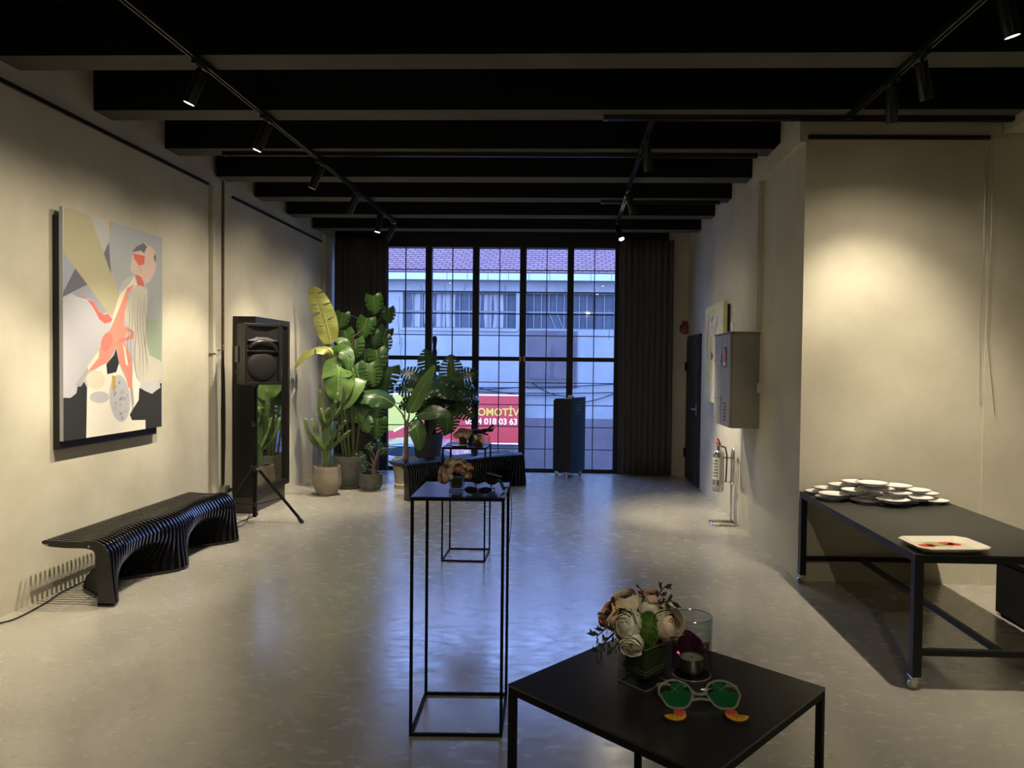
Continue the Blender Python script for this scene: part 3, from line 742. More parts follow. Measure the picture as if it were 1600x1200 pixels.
def cable(label, pts, r=.005):
    o = link('cable', MB().ring_tube(pts, r, 8), M['cable'], smooth=True); return tag(o, label, 'cable')
def smooth_pts(p, n=6):
    p = [Vector(x) for x in p]; out = []
    for i in range(len(p) - 1):
        a, b, c, d = p[max(i - 1, 0)], p[i], p[i + 1], p[min(i + 2, len(p) - 1)]
        for k in range(n):
            f = k / n
            out.append(.5 * ((2 * b) + (c - a) * f + (2 * a - 5 * b + 4 * c - d) * f * f + (3 * b - a - 3 * c + d) * f ** 3))
    out.append(p[-1]); return out
cable('black cable lying on the floor along the left wall and under the near bench', smooth_pts([(-3.34, 3.7, .006), (-3.31, 4.05, .006), (-3.265, 4.18, .006), (-3.29, 4.45, .006), (-3.345, 4.75, .006), (-3.352, 5.5, .006), (-3.35, 6.3, .006), (-3.36, 6.68, .006)]), .005)
cable('thin black cable on the floor at the foot of the speaker stand', smooth_pts([(-3.36, 6.98, .2), (-3.33, 6.95, .02), (-3.28, 6.9, .005), (-3.2, 6.72, .005), (-3.07, 6.62, .005), (-3.02, 6.68, .03), (-3.0, 6.75, .12)]), .004)
PAINT = [
('grey_upper',[(0.411,1.0),(1.0,1.0),(1.0,0.569),(0.808,0.559),(0.822,0.72),(0.783,0.728),(0.504,0.678),(0.47,0.724),(0.426,0.772),(0.41,0.896)]),
('green',[(0.808,0.559),(1.0,0.569),(0.99,0.345),(0.821,0.373)]),
('ray',[(0.015,0.998),(0.232,0.996),(0.361,0.843),(0.432,0.762),(0.516,0.669),(0.442,0.558),(0.392,0.571),(0.215,0.681),(0.005,0.807)]),
('pale',[(0.232,0.996),(0.405,0.997),(0.41,0.896),(0.361,0.843)]),
('ochre',[(0.405,0.997),(0.449,0.998),(0.422,0.957)]),
('slate',[(0.41,0.901),(0.361,0.843),(0.432,0.752)]),
('bluegrey',[(0.005,0.807),(0.103,0.748),(0.001,0.635)]),
('slate',[(0.103,0.748),(0.21,0.686),(0.0,0.616),(0.001,0.635)]),
('midgrey',[(0.21,0.686),(0.392,0.571),(0.338,0.563),(0.235,0.623),(0.107,0.629),(0.07,0.636)]),
('red',[(0.103,0.628),(0.165,0.628),(0.255,0.614),(0.317,0.572),(0.36,0.559),(0.403,0.566),(0.442,0.542),(0.43,0.531),(0.37,0.518),(0.317,0.536),(0.265,0.584),(0.205,0.621)]),
('pale',[(0.622,0.764),(0.551,0.73),(0.504,0.673),(0.55,0.682),(0.646,0.728),(0.676,0.769)]),
('mane',[(0.67,0.713),(0.745,0.73),(0.822,0.703),(0.815,0.605),(0.802,0.491),(0.808,0.439),(0.847,0.377),(0.99,0.345),(0.99,0.254),(0.873,0.238),(0.743,0.232),(0.675,0.32),(0.663,0.436),(0.675,0.486),(0.579,0.538),(0.562,0.58)]),
('white',[(0.202,0.225),(0.233,0.29),(0.369,0.336),(0.503,0.336),(0.619,0.215),(0.643,0.126),(0.643,0.054),(0.796,0.047),(0.796,0.0),(0.193,0.0)]),
('white',[(0.65,0.353),(0.693,0.264),(0.743,0.232),(0.724,0.151),(0.668,0.119),(0.643,0.126),(0.65,0.214)]),
('cream',[(0.67,0.768),(0.707,0.727),(0.597,0.675),(0.504,0.588),(0.441,0.515),(0.414,0.488),(0.458,0.574),(0.516,0.663),(0.622,0.726)]),
('coral',[(0.676,0.725),(0.609,0.676),(0.573,0.592),(0.561,0.52),(0.609,0.501),(0.561,0.45),(0.492,0.421),(0.475,0.405),(0.391,0.336),(0.213,0.298),(0.198,0.31),(0.327,0.408),(0.359,0.46),(0.414,0.488),(0.504,0.588),(0.598,0.702)]),
('coral_dark',[(0.437,0.43),(0.426,0.415),(0.409,0.402),(0.391,0.393),(0.371,0.39),(0.354,0.392),(0.341,0.399),(0.333,0.41),(0.331,0.424),(0.336,0.44),(0.347,0.455),(0.363,0.468),(0.382,0.476),(0.401,0.48),(0.419,0.479),(0.432,0.472),(0.441,0.46),(0.442,0.446)]),
('coral',[(0.486,0.427),(0.561,0.445),(0.644,0.364),(0.65,0.214),(0.607,0.215),(0.572,0.282),(0.503,0.347)]),
('cream',[(0.549,0.433),(0.573,0.412),(0.608,0.32),(0.578,0.331)]),
('cream',[(0.213,0.3),(0.203,0.32),(0.316,0.397),(0.311,0.361)]),
('coral_dark',[(0.585,0.513),(0.669,0.492),(0.663,0.458),(0.503,0.432),(0.503,0.447),(0.62,0.468),(0.633,0.485),(0.579,0.502)]),
('blush',[(0.79,0.955),(0.809,0.94),(0.888,0.933),(0.929,0.897),(0.915,0.814),(0.848,0.756),(0.783,0.728),(0.732,0.774),(0.67,0.774),(0.628,0.792),(0.646,0.86),(0.671,0.884),(0.745,0.899),(0.784,0.92)]),
('slate',[(0.646,0.882),(0.695,0.915),(0.777,0.942),(0.816,0.93),(0.783,0.892),(0.745,0.902)]),
('slate',[(0.909,0.907),(0.926,0.891),(0.915,0.855),(0.895,0.882)]),
('red',[(0.658,0.878),(0.79,0.879),(0.783,0.836),(0.732,0.825),(0.671,0.851)]),
('red',[(0.689,0.776),(0.745,0.77),(0.783,0.739),(0.777,0.722),(0.707,0.727)]),
('black',[(0.0,0.187),(0.057,0.184),(0.109,0.203),(0.119,0.232),(0.148,0.231),(0.173,0.253),(0.202,0.225),(0.193,0.0),(0.0,0.0),(0.0,0.002)]),
('black',[(0.478,0.405),(0.508,0.336),(0.48,0.293),(0.391,0.283),(0.382,0.33),(0.457,0.373)]),
('cream',[(0.37,0.258),(0.365,0.244),(0.352,0.232),(0.332,0.223),(0.306,0.217),(0.279,0.216),(0.251,0.219),(0.227,0.225),(0.208,0.235),(0.196,0.247),(0.192,0.26),(0.196,0.273),(0.208,0.285),(0.227,0.294),(0.252,0.3),(0.279,0.302),(0.307,0.3),(0.332,0.293),(0.352,0.283),(0.365,0.271)]),
('silver',[(0.41,0.175),(0.405,0.167),(0.391,0.16),(0.37,0.155),(0.344,0.152),(0.315,0.152),(0.286,0.154),(0.261,0.159),(0.241,0.165),(0.228,0.173),(0.224,0.182),(0.229,0.19),(0.241,0.196),(0.261,0.202),(0.287,0.205),(0.315,0.205),(0.344,0.203),(0.37,0.199),(0.391,0.192),(0.405,0.184)]),
('silver',[(0.624,0.167),(0.625,0.136),(0.619,0.108),(0.605,0.084),(0.586,0.066),(0.562,0.055),(0.535,0.051),(0.507,0.056),(0.479,0.068),(0.455,0.086),(0.435,0.11),(0.42,0.137),(0.412,0.166),(0.411,0.195),(0.417,0.222),(0.429,0.246),(0.447,0.264),(0.47,0.276),(0.497,0.28),(0.525,0.277),(0.552,0.266),(0.578,0.249),(0.599,0.225),(0.615,0.197)]),
('foot',[(0.198,0.308),(0.213,0.295),(0.153,0.251),(0.145,0.231),(0.1,0.24),(0.114,0.252)]),
('black',[(0.724,0.207),(0.781,0.234),(0.99,0.23),(0.989,0.0),(0.796,0.0),(0.796,0.047),(0.643,0.054),(0.619,0.083),(0.662,0.114),(0.718,0.151)]),
('silver',[(0.743,0.235),(0.847,0.239),(0.962,0.237),(0.976,0.207),(0.914,0.191),(0.873,0.177),(0.794,0.194),(0.73,0.213)]),
('foot',[(0.627,0.215),(0.653,0.214),(0.668,0.131),(0.643,0.12)]),
('ochre',[(0.435,0.278),(0.474,0.272),(0.468,0.213),(0.445,0.203)]),
('midgrey',[(0.541,0.091),(0.536,0.085),(0.526,0.084),(0.518,0.089),(0.518,0.096),(0.526,0.1),(0.536,0.098)]),
('midgrey',[(0.482,0.193),(0.479,0.188),(0.473,0.187),(0.468,0.191),(0.468,0.196),(0.473,0.199),(0.479,0.198)]),
('foot',[(0.586,0.158),(0.582,0.151),(0.574,0.149),(0.568,0.154),(0.568,0.162),(0.575,0.167),(0.582,0.165)]),
('foot',[(0.568,0.098),(0.565,0.095),(0.558,0.094),(0.552,0.097),(0.552,0.101),(0.558,0.103),(0.565,0.102)]),
('foot',[(0.536,0.193),(0.534,0.185),(0.529,0.183),(0.524,0.189),(0.524,0.198),(0.529,0.203),(0.534,0.201)]),
('foot',[(0.553,0.199),(0.549,0.19),(0.54,0.189),(0.532,0.195),(0.532,0.204),(0.54,0.21),(0.549,0.208)]),
('midgrey',[(0.52,0.242),(0.516,0.235),(0.507,0.234),(0.499,0.238),(0.499,0.246),(0.507,0.25),(0.516,0.249)]),
('midgrey',[(0.558,0.164),(0.556,0.16),(0.55,0.159),(0.546,0.162),(0.546,0.167),(0.55,0.17),(0.556,0.169)]),
('midgrey',[(0.551,0.07),(0.547,0.062),(0.537,0.061),(0.529,0.067),(0.529,0.076),(0.537,0.082),(0.547,0.079)]),
('foot',[(0.473,0.121),(0.47,0.115),(0.464,0.113),(0.458,0.118),(0.458,0.126),(0.464,0.13),(0.47,0.128)]),
('foot',[(0.476,0.202),(0.472,0.199),(0.462,0.198),(0.454,0.201),(0.454,0.205),(0.462,0.207),(0.472,0.206)]),
('foot',[(0.521,0.09),(0.518,0.081),(0.512,0.08),(0.508,0.086),(0.508,0.095),(0.512,0.101),(0.518,0.098)]),
('foot',[(0.602,0.175),(0.599,0.167),(0.594,0.166),(0.589,0.171),(0.589,0.179),(0.594,0.184),(0.599,0.182)]),
('midgrey',[(0.483,0.225),(0.48,0.221),(0.474,0.22),(0.469,0.223),(0.469,0.227),(0.474,0.23),(0.481,0.229)]),
('pale',[(0.579,0.228),(0.576,0.224),(0.569,0.223),(0.563,0.226),(0.563,0.23),(0.569,0.233),(0.576,0.232)]),
('midgrey',[(0.544,0.165),(0.54,0.157),(0.531,0.155),(0.523,0.161),(0.523,0.17),(0.531,0.176),(0.54,0.174)]),
('pale',[(0.59,0.136),(0.587,0.129),(0.58,0.128),(0.574,0.133),(0.574,0.141),(0.58,0.145),(0.587,0.143)]),
('midgrey',[(0.467,0.187),(0.463,0.178),(0.456,0.176),(0.45,0.182),(0.45,0.192),(0.456,0.198),(0.463,0.196)]),
('foot',[(0.527,0.135),(0.523,0.126),(0.515,0.124),(0.509,0.131),(0.509,0.14),(0.515,0.146),(0.523,0.144)]),
('midgrey',[(0.572,0.165),(0.569,0.162),(0.563,0.161),(0.559,0.164),(0.559,0.168),(0.563,0.17),(0.569,0.169)]),
('pale',[(0.565,0.194),(0.561,0.188),(0.551,0.187),(0.542,0.192),(0.542,0.198),(0.551,0.201),(0.561,0.2)]),
('foot',[(0.485,0.144),(0.48,0.136),(0.471,0.135),(0.463,0.14),(0.463,0.149),(0.471,0.153),(0.48,0.151)]),
('foot',[(0.592,0.102),(0.589,0.095),(0.582,0.093),(0.577,0.098),(0.577,0.106),(0.582,0.111),(0.589,0.109)]),
('midgrey',[(0.522,0.243),(0.517,0.236),(0.507,0.235),(0.498,0.24),(0.498,0.247),(0.507,0.251),(0.517,0.249)]),
('midgrey',[(0.53,0.161),(0.525,0.156),(0.514,0.155),(0.506,0.159),(0.506,0.164),(0.514,0.168),(0.525,0.166)]),
('pale',[(0.49,0.111),(0.488,0.104),(0.483,0.103),(0.479,0.108),(0.479,0.116),(0.483,0.12),(0.488,0.119)]),
('strand',[(0.598,0.675),(0.605,0.633),(0.614,0.595),(0.618,0.551),(0.613,0.51),(0.603,0.474),(0.595,0.433),(0.595,0.387),(0.603,0.343),(0.614,0.308),(0.619,0.265),(0.62,0.264),(0.616,0.307),(0.607,0.342),(0.6,0.386),(0.601,0.432),(0.609,0.474),(0.619,0.509),(0.623,0.55),(0.618,0.594),(0.607,0.632),(0.599,0.674)]),
('strand',[(0.627,0.676),(0.634,0.638),(0.643,0.597),(0.648,0.556),(0.645,0.514),(0.635,0.47),(0.626,0.431),(0.627,0.39),(0.637,0.345),(0.65,0.31),(0.659,0.264),(0.66,0.262),(0.653,0.309),(0.641,0.344),(0.632,0.389),(0.631,0.431),(0.641,0.469),(0.651,0.513),(0.653,0.555),(0.647,0.596),(0.636,0.637),(0.628,0.675)]),
('strand',[(0.67,0.678),(0.663,0.64),(0.664,0.599),(0.673,0.553),(0.682,0.517),(0.684,0.476),(0.677,0.431),(0.672,0.387),(0.672,0.351),(0.68,0.307),(0.696,0.265),(0.697,0.264),(0.683,0.306),(0.676,0.35),(0.677,0.386),(0.683,0.43),(0.69,0.475),(0.688,0.516),(0.678,0.552),(0.668,0.598),(0.665,0.639),(0.671,0.677)]),
('strand',[(0.723,0.681),(0.713,0.642),(0.702,0.596),(0.698,0.56),(0.703,0.517),(0.714,0.472),(0.721,0.428),(0.728,0.39),(0.728,0.35),(0.727,0.309),(0.733,0.263),(0.734,0.262),(0.729,0.308),(0.732,0.349),(0.734,0.389),(0.727,0.427),(0.72,0.471),(0.709,0.516),(0.703,0.559),(0.706,0.595),(0.715,0.641),(0.724,0.68)]),
('strand',[(0.756,0.689),(0.746,0.641),(0.734,0.598),(0.729,0.561),(0.733,0.518),(0.744,0.472),(0.752,0.431),(0.763,0.388),(0.766,0.349),(0.767,0.309),(0.775,0.265),(0.776,0.263),(0.77,0.308),(0.77,0.348),(0.769,0.386),(0.758,0.43),(0.75,0.471),(0.739,0.517),(0.734,0.56),(0.738,0.597),(0.748,0.64),(0.756,0.688)]),
('strand',[(0.788,0.686),(0.779,0.648),(0.767,0.604),(0.761,0.561),(0.764,0.518),(0.774,0.476),(0.783,0.429),(0.799,0.394),(0.805,0.353),(0.809,0.301),(0.818,0.259),(0.819,0.257),(0.811,0.3),(0.809,0.351),(0.804,0.393),(0.79,0.428),(0.78,0.475),(0.77,0.517),(0.766,0.56),(0.771,0.603),(0.782,0.647),(0.789,0.685)]),
('strand',[(0.783,0.684),(0.783,0.647),(0.791,0.6),(0.801,0.558),(0.805,0.522),(0.799,0.474),(0.788,0.43),(0.796,0.389),(0.813,0.348),(0.839,0.307),(0.866,0.263),(0.867,0.262),(0.841,0.306),(0.817,0.347),(0.801,0.388),(0.794,0.429),(0.805,0.473),(0.811,0.521),(0.807,0.557),(0.796,0.599),(0.786,0.646),(0.784,0.683)]),
('strand',[(0.639,0.859),(0.607,0.863),(0.573,0.858),(0.576,0.857),(0.614,0.863),(0.642,0.858)]),
('strand',[(0.693,0.843),(0.729,0.813),(0.747,0.792),(0.75,0.792),(0.736,0.813),(0.697,0.842)]),
('strand',[(0.893,0.679),(0.87,0.66),(0.859,0.648),(0.863,0.647),(0.878,0.66),(0.896,0.678)])]
PC = {'grey_upper': (.34, .36, .39), 'green': (.30, .37, .28), 'ray': (.40, .37, .24), 'pale': (.43, .43, .44), 'ochre': (.50, .32, .07), 'slate': (.13, .13, .17), 'bluegrey': (.30, .33, .40), 'midgrey': (.29, .30, .35), 'red': (.62, .13, .11), 'mane': (.52, .50, .43), 'white': (.76, .73, .65), 'cream': (.68, .62, .50), 'coral': (.70, .25, .20), 'coral_dark': (.62, .19, .15), 'blush': (.58, .44, .38), 'black': (.022, .022, .024), 'silver': (.48, .48, .52), 'foot': (.36, .36, .40), 'strand': (.27, .25, .24)}
t = thing('painting', 'large painting of a coral figure with a long pale mane on the left wall', 'painting', (XL, 4.65, 1.01))
link('backing_and_shadow', MB().box(.0015, .045, .0, 1.115, -.055, 1.48), M['frame'], t)  # black backing frame, set low so its dark edge also stands for shadow
keys = list(PC)
mb = MB(); mb.mi = 0; mb.box(.045, .070, 0, 1.155, 0, 1.535)
for i, (k, pl) in enumerate(PAINT):
    mb.mi = 1 + keys.index(k)
    mb.poly([(.0702 + .00003 * i, u * 1.155, v * 1.535) for u, v in pl])
link('canvas', mb, [mat('painting_ground', (.44, .44, .49), .7)] + [mat('paint_' + k, PC[k], .65) for k in keys], t, recalc=False)

t = thing('painting', 'pale yellow green painting with pink loops behind the grey cabinet on the right wall', 'painting', (XR, 7.60, 1.15))
W2, H2 = 1.02, 1.09
mb = MB(); mb.box(-.075, -.035, 0, W2, 0, H2)
rnd = random.Random(9)
def stroke(pts, w, mi, k):
    mb.mi = mi; P = smooth_pts([(-.0752 - .00005 * k, y, z) for y, z in pts], 7)
    for i in range(len(P) - 1):
        d = (P[i + 1] - P[i]).normalized(); n = Vector((0, -d.z, d.y)) * w / 2
        mb.poly([P[i] - n, P[i + 1] - n, P[i + 1] + n, P[i] + n])
stroke([(.06, .9), (.3, .95), (.6, .85), (.9, .95)], .22, 1, 1)
stroke([(.9, .2), (.6, .12), (.3, .1), (.05, .14)], .2, 2, 2)
stroke([(.55, .2), (.35, .5), (.5, .85), (.75, .8), (.8, .45), (.62, .3)], .07, 2, 3)
stroke([(.2, .3), (.3, .7), (.2, .95)], .05, 1, 4)
stroke([(.78, 1.0), (.82, .85), (.84, .72)], .045, 3, 5)
stroke([(.86, .72), (.86, .6), (.82, .5)], .035, 4, 6)
stroke([(.3, .95), (.42, .8), (.36, .62), (.45, .45)], .02, 4, 7)
stroke([(.5, .55), (.55, .5), (.62, .56), (.6, .48)], .05, 4, 8)
stroke([(.15, .7), (.25, .6), (.2, .4)], .02, 3, 9)
link('canvas', mb, [mat('canvas_lime', (.55, .55, .28), .7), mat('canvas_pale', (.66, .66, .50), .7), mat('canvas_cream', (.62, .60, .42), .7), mat('canvas_red', (.50, .05, .06), .6), mat('canvas_mauve', (.22, .10, .16), .6)], t, recalc=False)
link('stretcher', MB().box(-.035, -.005, .03, W2 - .03, .03, H2 - .03), M['frame'], t)
o = link('caption_card', MB().box(-.012, 0, 0, .10, 0, .17), M['white'], loc=(XR, 7.44, 1.84)); tag(o, 'small white caption card beside the yellow green painting on the right wall', 'card')
# ------------------------------------------------------------------ plants
def bez(pts, n):
    P = smooth_pts(pts, max(2, n // (len(pts) - 1)))
    return P
def paddle(mb, pts, width, nrm, fold=.25, tears=(), n=30, mi=0, tip=.9, wave=.05, shape=.62):
    """banana-like leaf: midrib pts base->tip, nrm = facing direction of the blade"""
    P = bez(pts, n); n = len(P); nrm = Vector(nrm); rows = []; nv = 8
    ph = random.uniform(0, 6)
    cutl = {sd: sorted(int(t * (n - 1)) for q, t in tears if q == sd) for sd in (-1, 1)}
    lob = {sd: [random.uniform(-.30, .40) for _ in range(len(cutl[sd]) + 1)] for sd in (-1, 1)}
    for i, p in enumerate(P):
        t = i / (n - 1)
        d = (P[min(i + 1, n - 1)] - P[max(i - 1, 0)]).normalized()
        s = d.cross(nrm).normalized(); up = s.cross(d).normalized()
        w = width / 2 * max(math.sin(PI * min(1, .04 + t * .955) ** .85), 0.02) ** shape
        row = []
        for j in range(nv + 1):
            v = -1 + 2 * j / nv
            off = abs(v) * w
            row.append(p + s * (v * w) + up * (off * fold + wave * w * math.sin(ph + t * 17 + v * 2) * abs(v) - .10 * w * v * v) + d * (abs(v) * w * .22 * (1 - t)) + ((d * -1 + up * -.8) * (w * abs(v) ** 1.6 * .55 * lob[-1 if v < 0 else 1][sum(1 for q in cutl[-1 if v < 0 else 1] if i > q)]) if tears else Vector()))
        rows.append(row)
    tr = {}
    for side, t in tears: tr.setdefault(int(t * (n - 1)), []).append(side)
    mb.mi = mi
    def skip(i, j):
        if i in tr:
            v = -1 + 2 * (j + .5) / nv
            for s in tr[i]:
                if v * s > .3: return True
        return False
    mb.grid(rows, skip)
    mb.mi = mi + 1
    mb.ring_tube([p + nrm * .002 for p in P[:-1]], [max(.007 * (1 - k / n), .0015) for k in range(n - 1)], 6)
def monstera_leaf(mb, base, d, nrm, L, lobes=6, cut=None, droop=.25, holes=True):
    """heart shaped split leaf; d points from stalk to tip"""
    base = Vector(base); d = Vector(d).normalized(); nrm = Vector(nrm)
    s = d.cross(nrm).normalized(); up = s.cross(d).normalized()
    nu = lobes * 4; nv = 6
    if cut is None: cut = .62 if lobes < 6 else (.40 if lobes < 8 else .26)
    for side in (-1, 1):
        rows = []
        for i in range(nu + 1):
            t = i / nu
            w = .54 * L * (max(math.sin(PI * (.20 + .80 * t) ** .95), 0) ** .72) * (1 - .18 * t)
            row = []
            for j in range(nv + 1):
                v = j / nv
                along = t * L - .20 * L * (v ** 1.3) * (1 - t) ** 1.6 + .16 * L * v * v * t * (1 - t) * 1.5
                z = -droop * L * (t ** 2) * .7 - .42 * w * v * v + .16 * w * v + .015 * L * math.sin(t * 19 + side) * v
                row.append(base + d * along + s * (side * v * w) + up * z)
            rows.append(row)
        def skip(i, j):
            g = i % 4
            v = (j + .5) / nv
            return holes and g == 3 and v > cut and 3 < i < nu - 3
        mb.mi = 0; mb.grid(rows, skip)
    mb.mi = 1
    mb.ring_tube([base + d * (L * t) + up * (-droop * L * t * t * .7 + .002) for t in (0, .25, .5, .75, .97)], [.005 * L / .3, .004 * L / .3, .003 * L / .3, .002 * L / .3, .001], 5)

def pot_lathe(r0, rb, rt, h, lip=.012, belly=.55):
    return [(0, 0), (r0 * .96, 0), (r0, .01), (rb * .98, h * belly * .6), (rb, h * belly), (rt * 1.02, h * .92), (rt + lip * .3, h * .97), (rt + lip * .25, h), (rt - lip, h), (rt - lip, h - .04), (0, h - .04)]

# euphorbia in a taupe pot
t = thing('potted_cactus', 'upright branching cactus in a rounded taupe clay pot, nearest the mirror', 'potted plant', (-2.815, 8.37, 0))
link('pot', MB().lathe(pot_lathe(.105, .165, .145, .335), seg=40), M['pot_taupe'], t, smooth=True)
link('soil', MB().lathe([(0, .302), (.08, .306), (.130, .298)], seg=24), M['soil'], t, smooth=True)
mb = MB()
def column(pts, r):
    P = bez(pts, 12); n = len(P)
    rr = [r * (1 - .18 * i / n) * (1 + .10 * math.sin(i * 2.4)) for i in range(n)]; rr[-1] = r * .25
    mb.ring_tube(P, rr, 12, shape=lambda a: 1 + .38 * math.cos(3 * a))
column([(0, 0, .29), (.005, 0, .5), (.0, .01, .8), (.02, .0, 1.02)], .036)
def br(x0, z0, pts, r=.021): column([(x0, 0, z0)] + pts, r)
br(0, .50, [(-.12, -.03, .60), (-.21, -.04, .74), (-.25, -.04, .90)])
br(0, .52, [(-.07, -.05, .62), (-.13, -.06, .76), (-.16, -.06, .90)])
br(0, .54, [(-.05, .05, .66), (-.075, .06, .88)])
br(.0, .52, [(.10, -.03, .60), (.19, -.04, .68), (.29, -.05, .76)])
br(.0, .55, [(.09, -.05, .68), (.17, -.06, .78), (.235, -.06, .88)])
br(.0, .56, [(.06, .04, .70), (.09, .05, .86)])
br(0, .78, [(-.06, .0, .86), (-.085, .0, 1.0), (-.085, .0, 1.24)], .024)
br(0, .80, [(.07, -.03, .92), (.10, -.03, 1.08), (.13, -.02, 1.20)])
br(0, .84, [(.10, .02, .94), (.17, .02, 1.06), (.20, .02, 1.28)])
br(.0, .90, [(.05, -.04, 1.0), (.12, -.05, 1.1)])
br(-.1, .58, [(-.16, -.03, .62), (-.20, -.05, .68)], .016)
br(.1, .60, [(.15, -.06, .64), (.17, -.08, .74)], .016)
br(.0, .82, [(-.03, -.06, .9), (-.05, -.08, 1.02)], .018)
link('branches', mb, M['cactus'], t, smooth=True, angle=70)

# bird of paradise
t = thing('potted_bird_of_paradise', 'tall bird of paradise with torn yellow green leaves in a grey pot', 'potted plant', (-2.725, 8.93, 0))
link('pot', MB().lathe(pot_lathe(.165, .200, .20, .395, belly=.8), seg=40), M['pot_grey'], t, smooth=True)
link('saucer', MB().lathe([(0, 0.0), (.20, 0.0), (.225, .022), (.215, .022), (.17, .008), (0, .008)], seg=36), M['pot_grey'], t, smooth=True)
link('soil', MB().lathe([(0, .37), (.1, .372), (.185, .358)], seg=24), M['soil'], t)
mb = MB()
for pts, r in (([(-.06, 0, .36), (-.16, -.02, 1.0), (-.21, -.03, 1.55), (-.225, -.03, 1.78)], .015), ([(-.02, -.03, .36), (-.10, -.04, 1.0), (-.14, -.06, 1.55)], .016), ([(.02, -.03, .36), (-.02, -.06, .9), (-.03, -.09, 1.38)], .017), ([(.05, 0, .36), (.06, -.02, .9), (.09, -.04, 1.28)], .016), ([(.0, .04, .36), (-.05, .04, .8), (-.10, .02, 1.15)], .015), ([(.07, .02, .36), (.12, .0, .8), (.06, -.02, 1.05)], .013), ([(.03, .05, .36), (.01, .06, .9), (-.02, .03, 1.5)], .014)):
    mb.ring_tube(bez(pts, 12), [r * (1 - .3 * i / 12) for i in range(len(bez(pts, 12)))], 8)
link('stem', mb, M['stem'], t, smooth=True)
def leafpart(name, matk, **k):
    m = MB(); paddle(m, **k); return link(name, m, [M[matk], M['rib']], t, smooth=True, angle=180, recalc=False)
leafpart('leaf', 'leaf_y', pts=[(-.225, -.03, 1.78), (-.28, -.03, 2.0), (-.36, -.04, 2.25), (-.455, -.07, 2.48)], width=.29, nrm=(.12, -1, .1), fold=.12, tears=((1, .42), (1, .66), (1, .84), (-1, .34), (-1, .55), (-1, .70), (-1, .86)), n=42, shape=.45)
leafpart('leaf', 'leaf_y', pts=[(-.14, -.06, 1.55), (-.22, -.12, 1.70), (-.36, -.18, 1.72), (-.50, -.22, 1.62), (-.60, -.25, 1.47)], width=.24, nrm=(-.3, -.55, .8), fold=-.15, tears=((1, .4), (1, .62), (-1, .5)), n=32)
leafpart('leaf', 'leaf', pts=[(-.14, -.05, 1.50), (-.14, -.09, 1.66), (-.06, -.12, 1.70), (.02, -.14, 1.60), (.04, -.16, 1.45)], width=.22, nrm=(.1, -.7, .7), fold=.1, n=24)
leafpart('leaf', 'leaf_pale', pts=[(-.03, -.09, 1.40), (-.06, -.17, 1.49), (-.06, -.25, 1.40), (-.05, -.29, 1.22), (-.04, -.30, 1.08)], width=.40, nrm=(.05, -1, .45), fold=-.12, tears=((1, .5),), n=30, shape=.5)
leafpart('leaf', 'leaf_pale', pts=[(.09, -.04, 1.28), (.14, -.13, 1.36), (.11, -.21, 1.25), (.03, -.25, 1.08), (-.02, -.26, .98)], width=.24, nrm=(.25, -.9, .3), fold=.12, n=26)
leafpart('leaf', 'leaf', pts=[(-.10, .02, 1.15), (-.13, -.06, 1.27), (-.15, -.12, 1.18), (-.14, -.15, 1.02)], width=.25, nrm=(-.1, -1, .4), fold=.1, n=22)
leafpart('leaf', 'leaf_d', pts=[(.06, -.02, 1.05), (.13, -.08, 1.10), (.20, -.12, .98), (.20, -.14, .80)], width=.18, nrm=(.3, -.9, .3), fold=.15, n=22)
leafpart('leaf', 'leaf', pts=[(-.02, .03, 1.5), (-.04, .02, 1.68), (-.10, .0, 1.80), (-.18, -.02, 1.82)], width=.17, nrm=(.2, -.8, .6), fold=.2, n=22)
link('dry_stalk', MB().ring_tube(bez([(-.10, -.06, 1.5), (.02, -.05, 1.70), (.06, -.05, 1.86), (.17, -.05, 1.95), (.18, -.05, 2.0)], 16), .008, 6), M['bark'], t, smooth=True)

# jade tree
t = thing('potted_jade_tree', 'small jade tree with a thick trunk in a squat dark pot on a pale saucer', 'potted plant', (-2.39, 8.70, 0))
link('saucer', MB().lathe([(0, 0), (.12, 0), (.15, .012), (.145, .014), (.11, .006), (0, .006)], seg=36), M['saucer'], t, smooth=True)
link('pot', MB().lathe([(r, z + .006) for r, z in pot_lathe(.10, .14, .133, .205, belly=.45)], seg=40), M['pot_moss'], t, smooth=True)
link('soil', MB().lathe([(0, .18), (.115, .172)], seg=20), M['soil'], t)
mb = MB(); tips = []
def limb(pts, r0, r1):
    P = bez(pts, 8); mb.ring_tube(P, [r0 + (r1 - r0) * i / (len(P) - 1) for i in range(len(P))], 8); tips.append(P[-1]); return P
limb([(.03, 0, .165), (.04, 0, .30), (.07, 0, .40)], .028, .018)
for pts in ([(.07, 0, .40), (.09, 0, .46), (.15, -.02, .50)], [(.06, 0, .38), (.03, -.03, .46), (.0, -.03, .53)], [(.07, 0, .40), (.08, .02, .48), (.09, .03, .56)], [(.04, 0, .28), (-.02, -.02, .33), (-.08, -.03, .37)], [(-.08, -.03, .37), (-.12, -.03, .40), (-.14, -.02, .43)], [(.04, 0, .3), (.0, .02, .40), (-.02, .02, .48)], [(.07, 0, .42), (.13, .02, .44), (.18, .02, .48)], [(.03, .0, .24), (-.02, -.04, .26), (-.06, -.05, .29)]):
    limb(pts, .012, .006)
link('trunk', mb, M['bark'], t, smooth=True)
mb = MB(); rnd = random.Random(5)
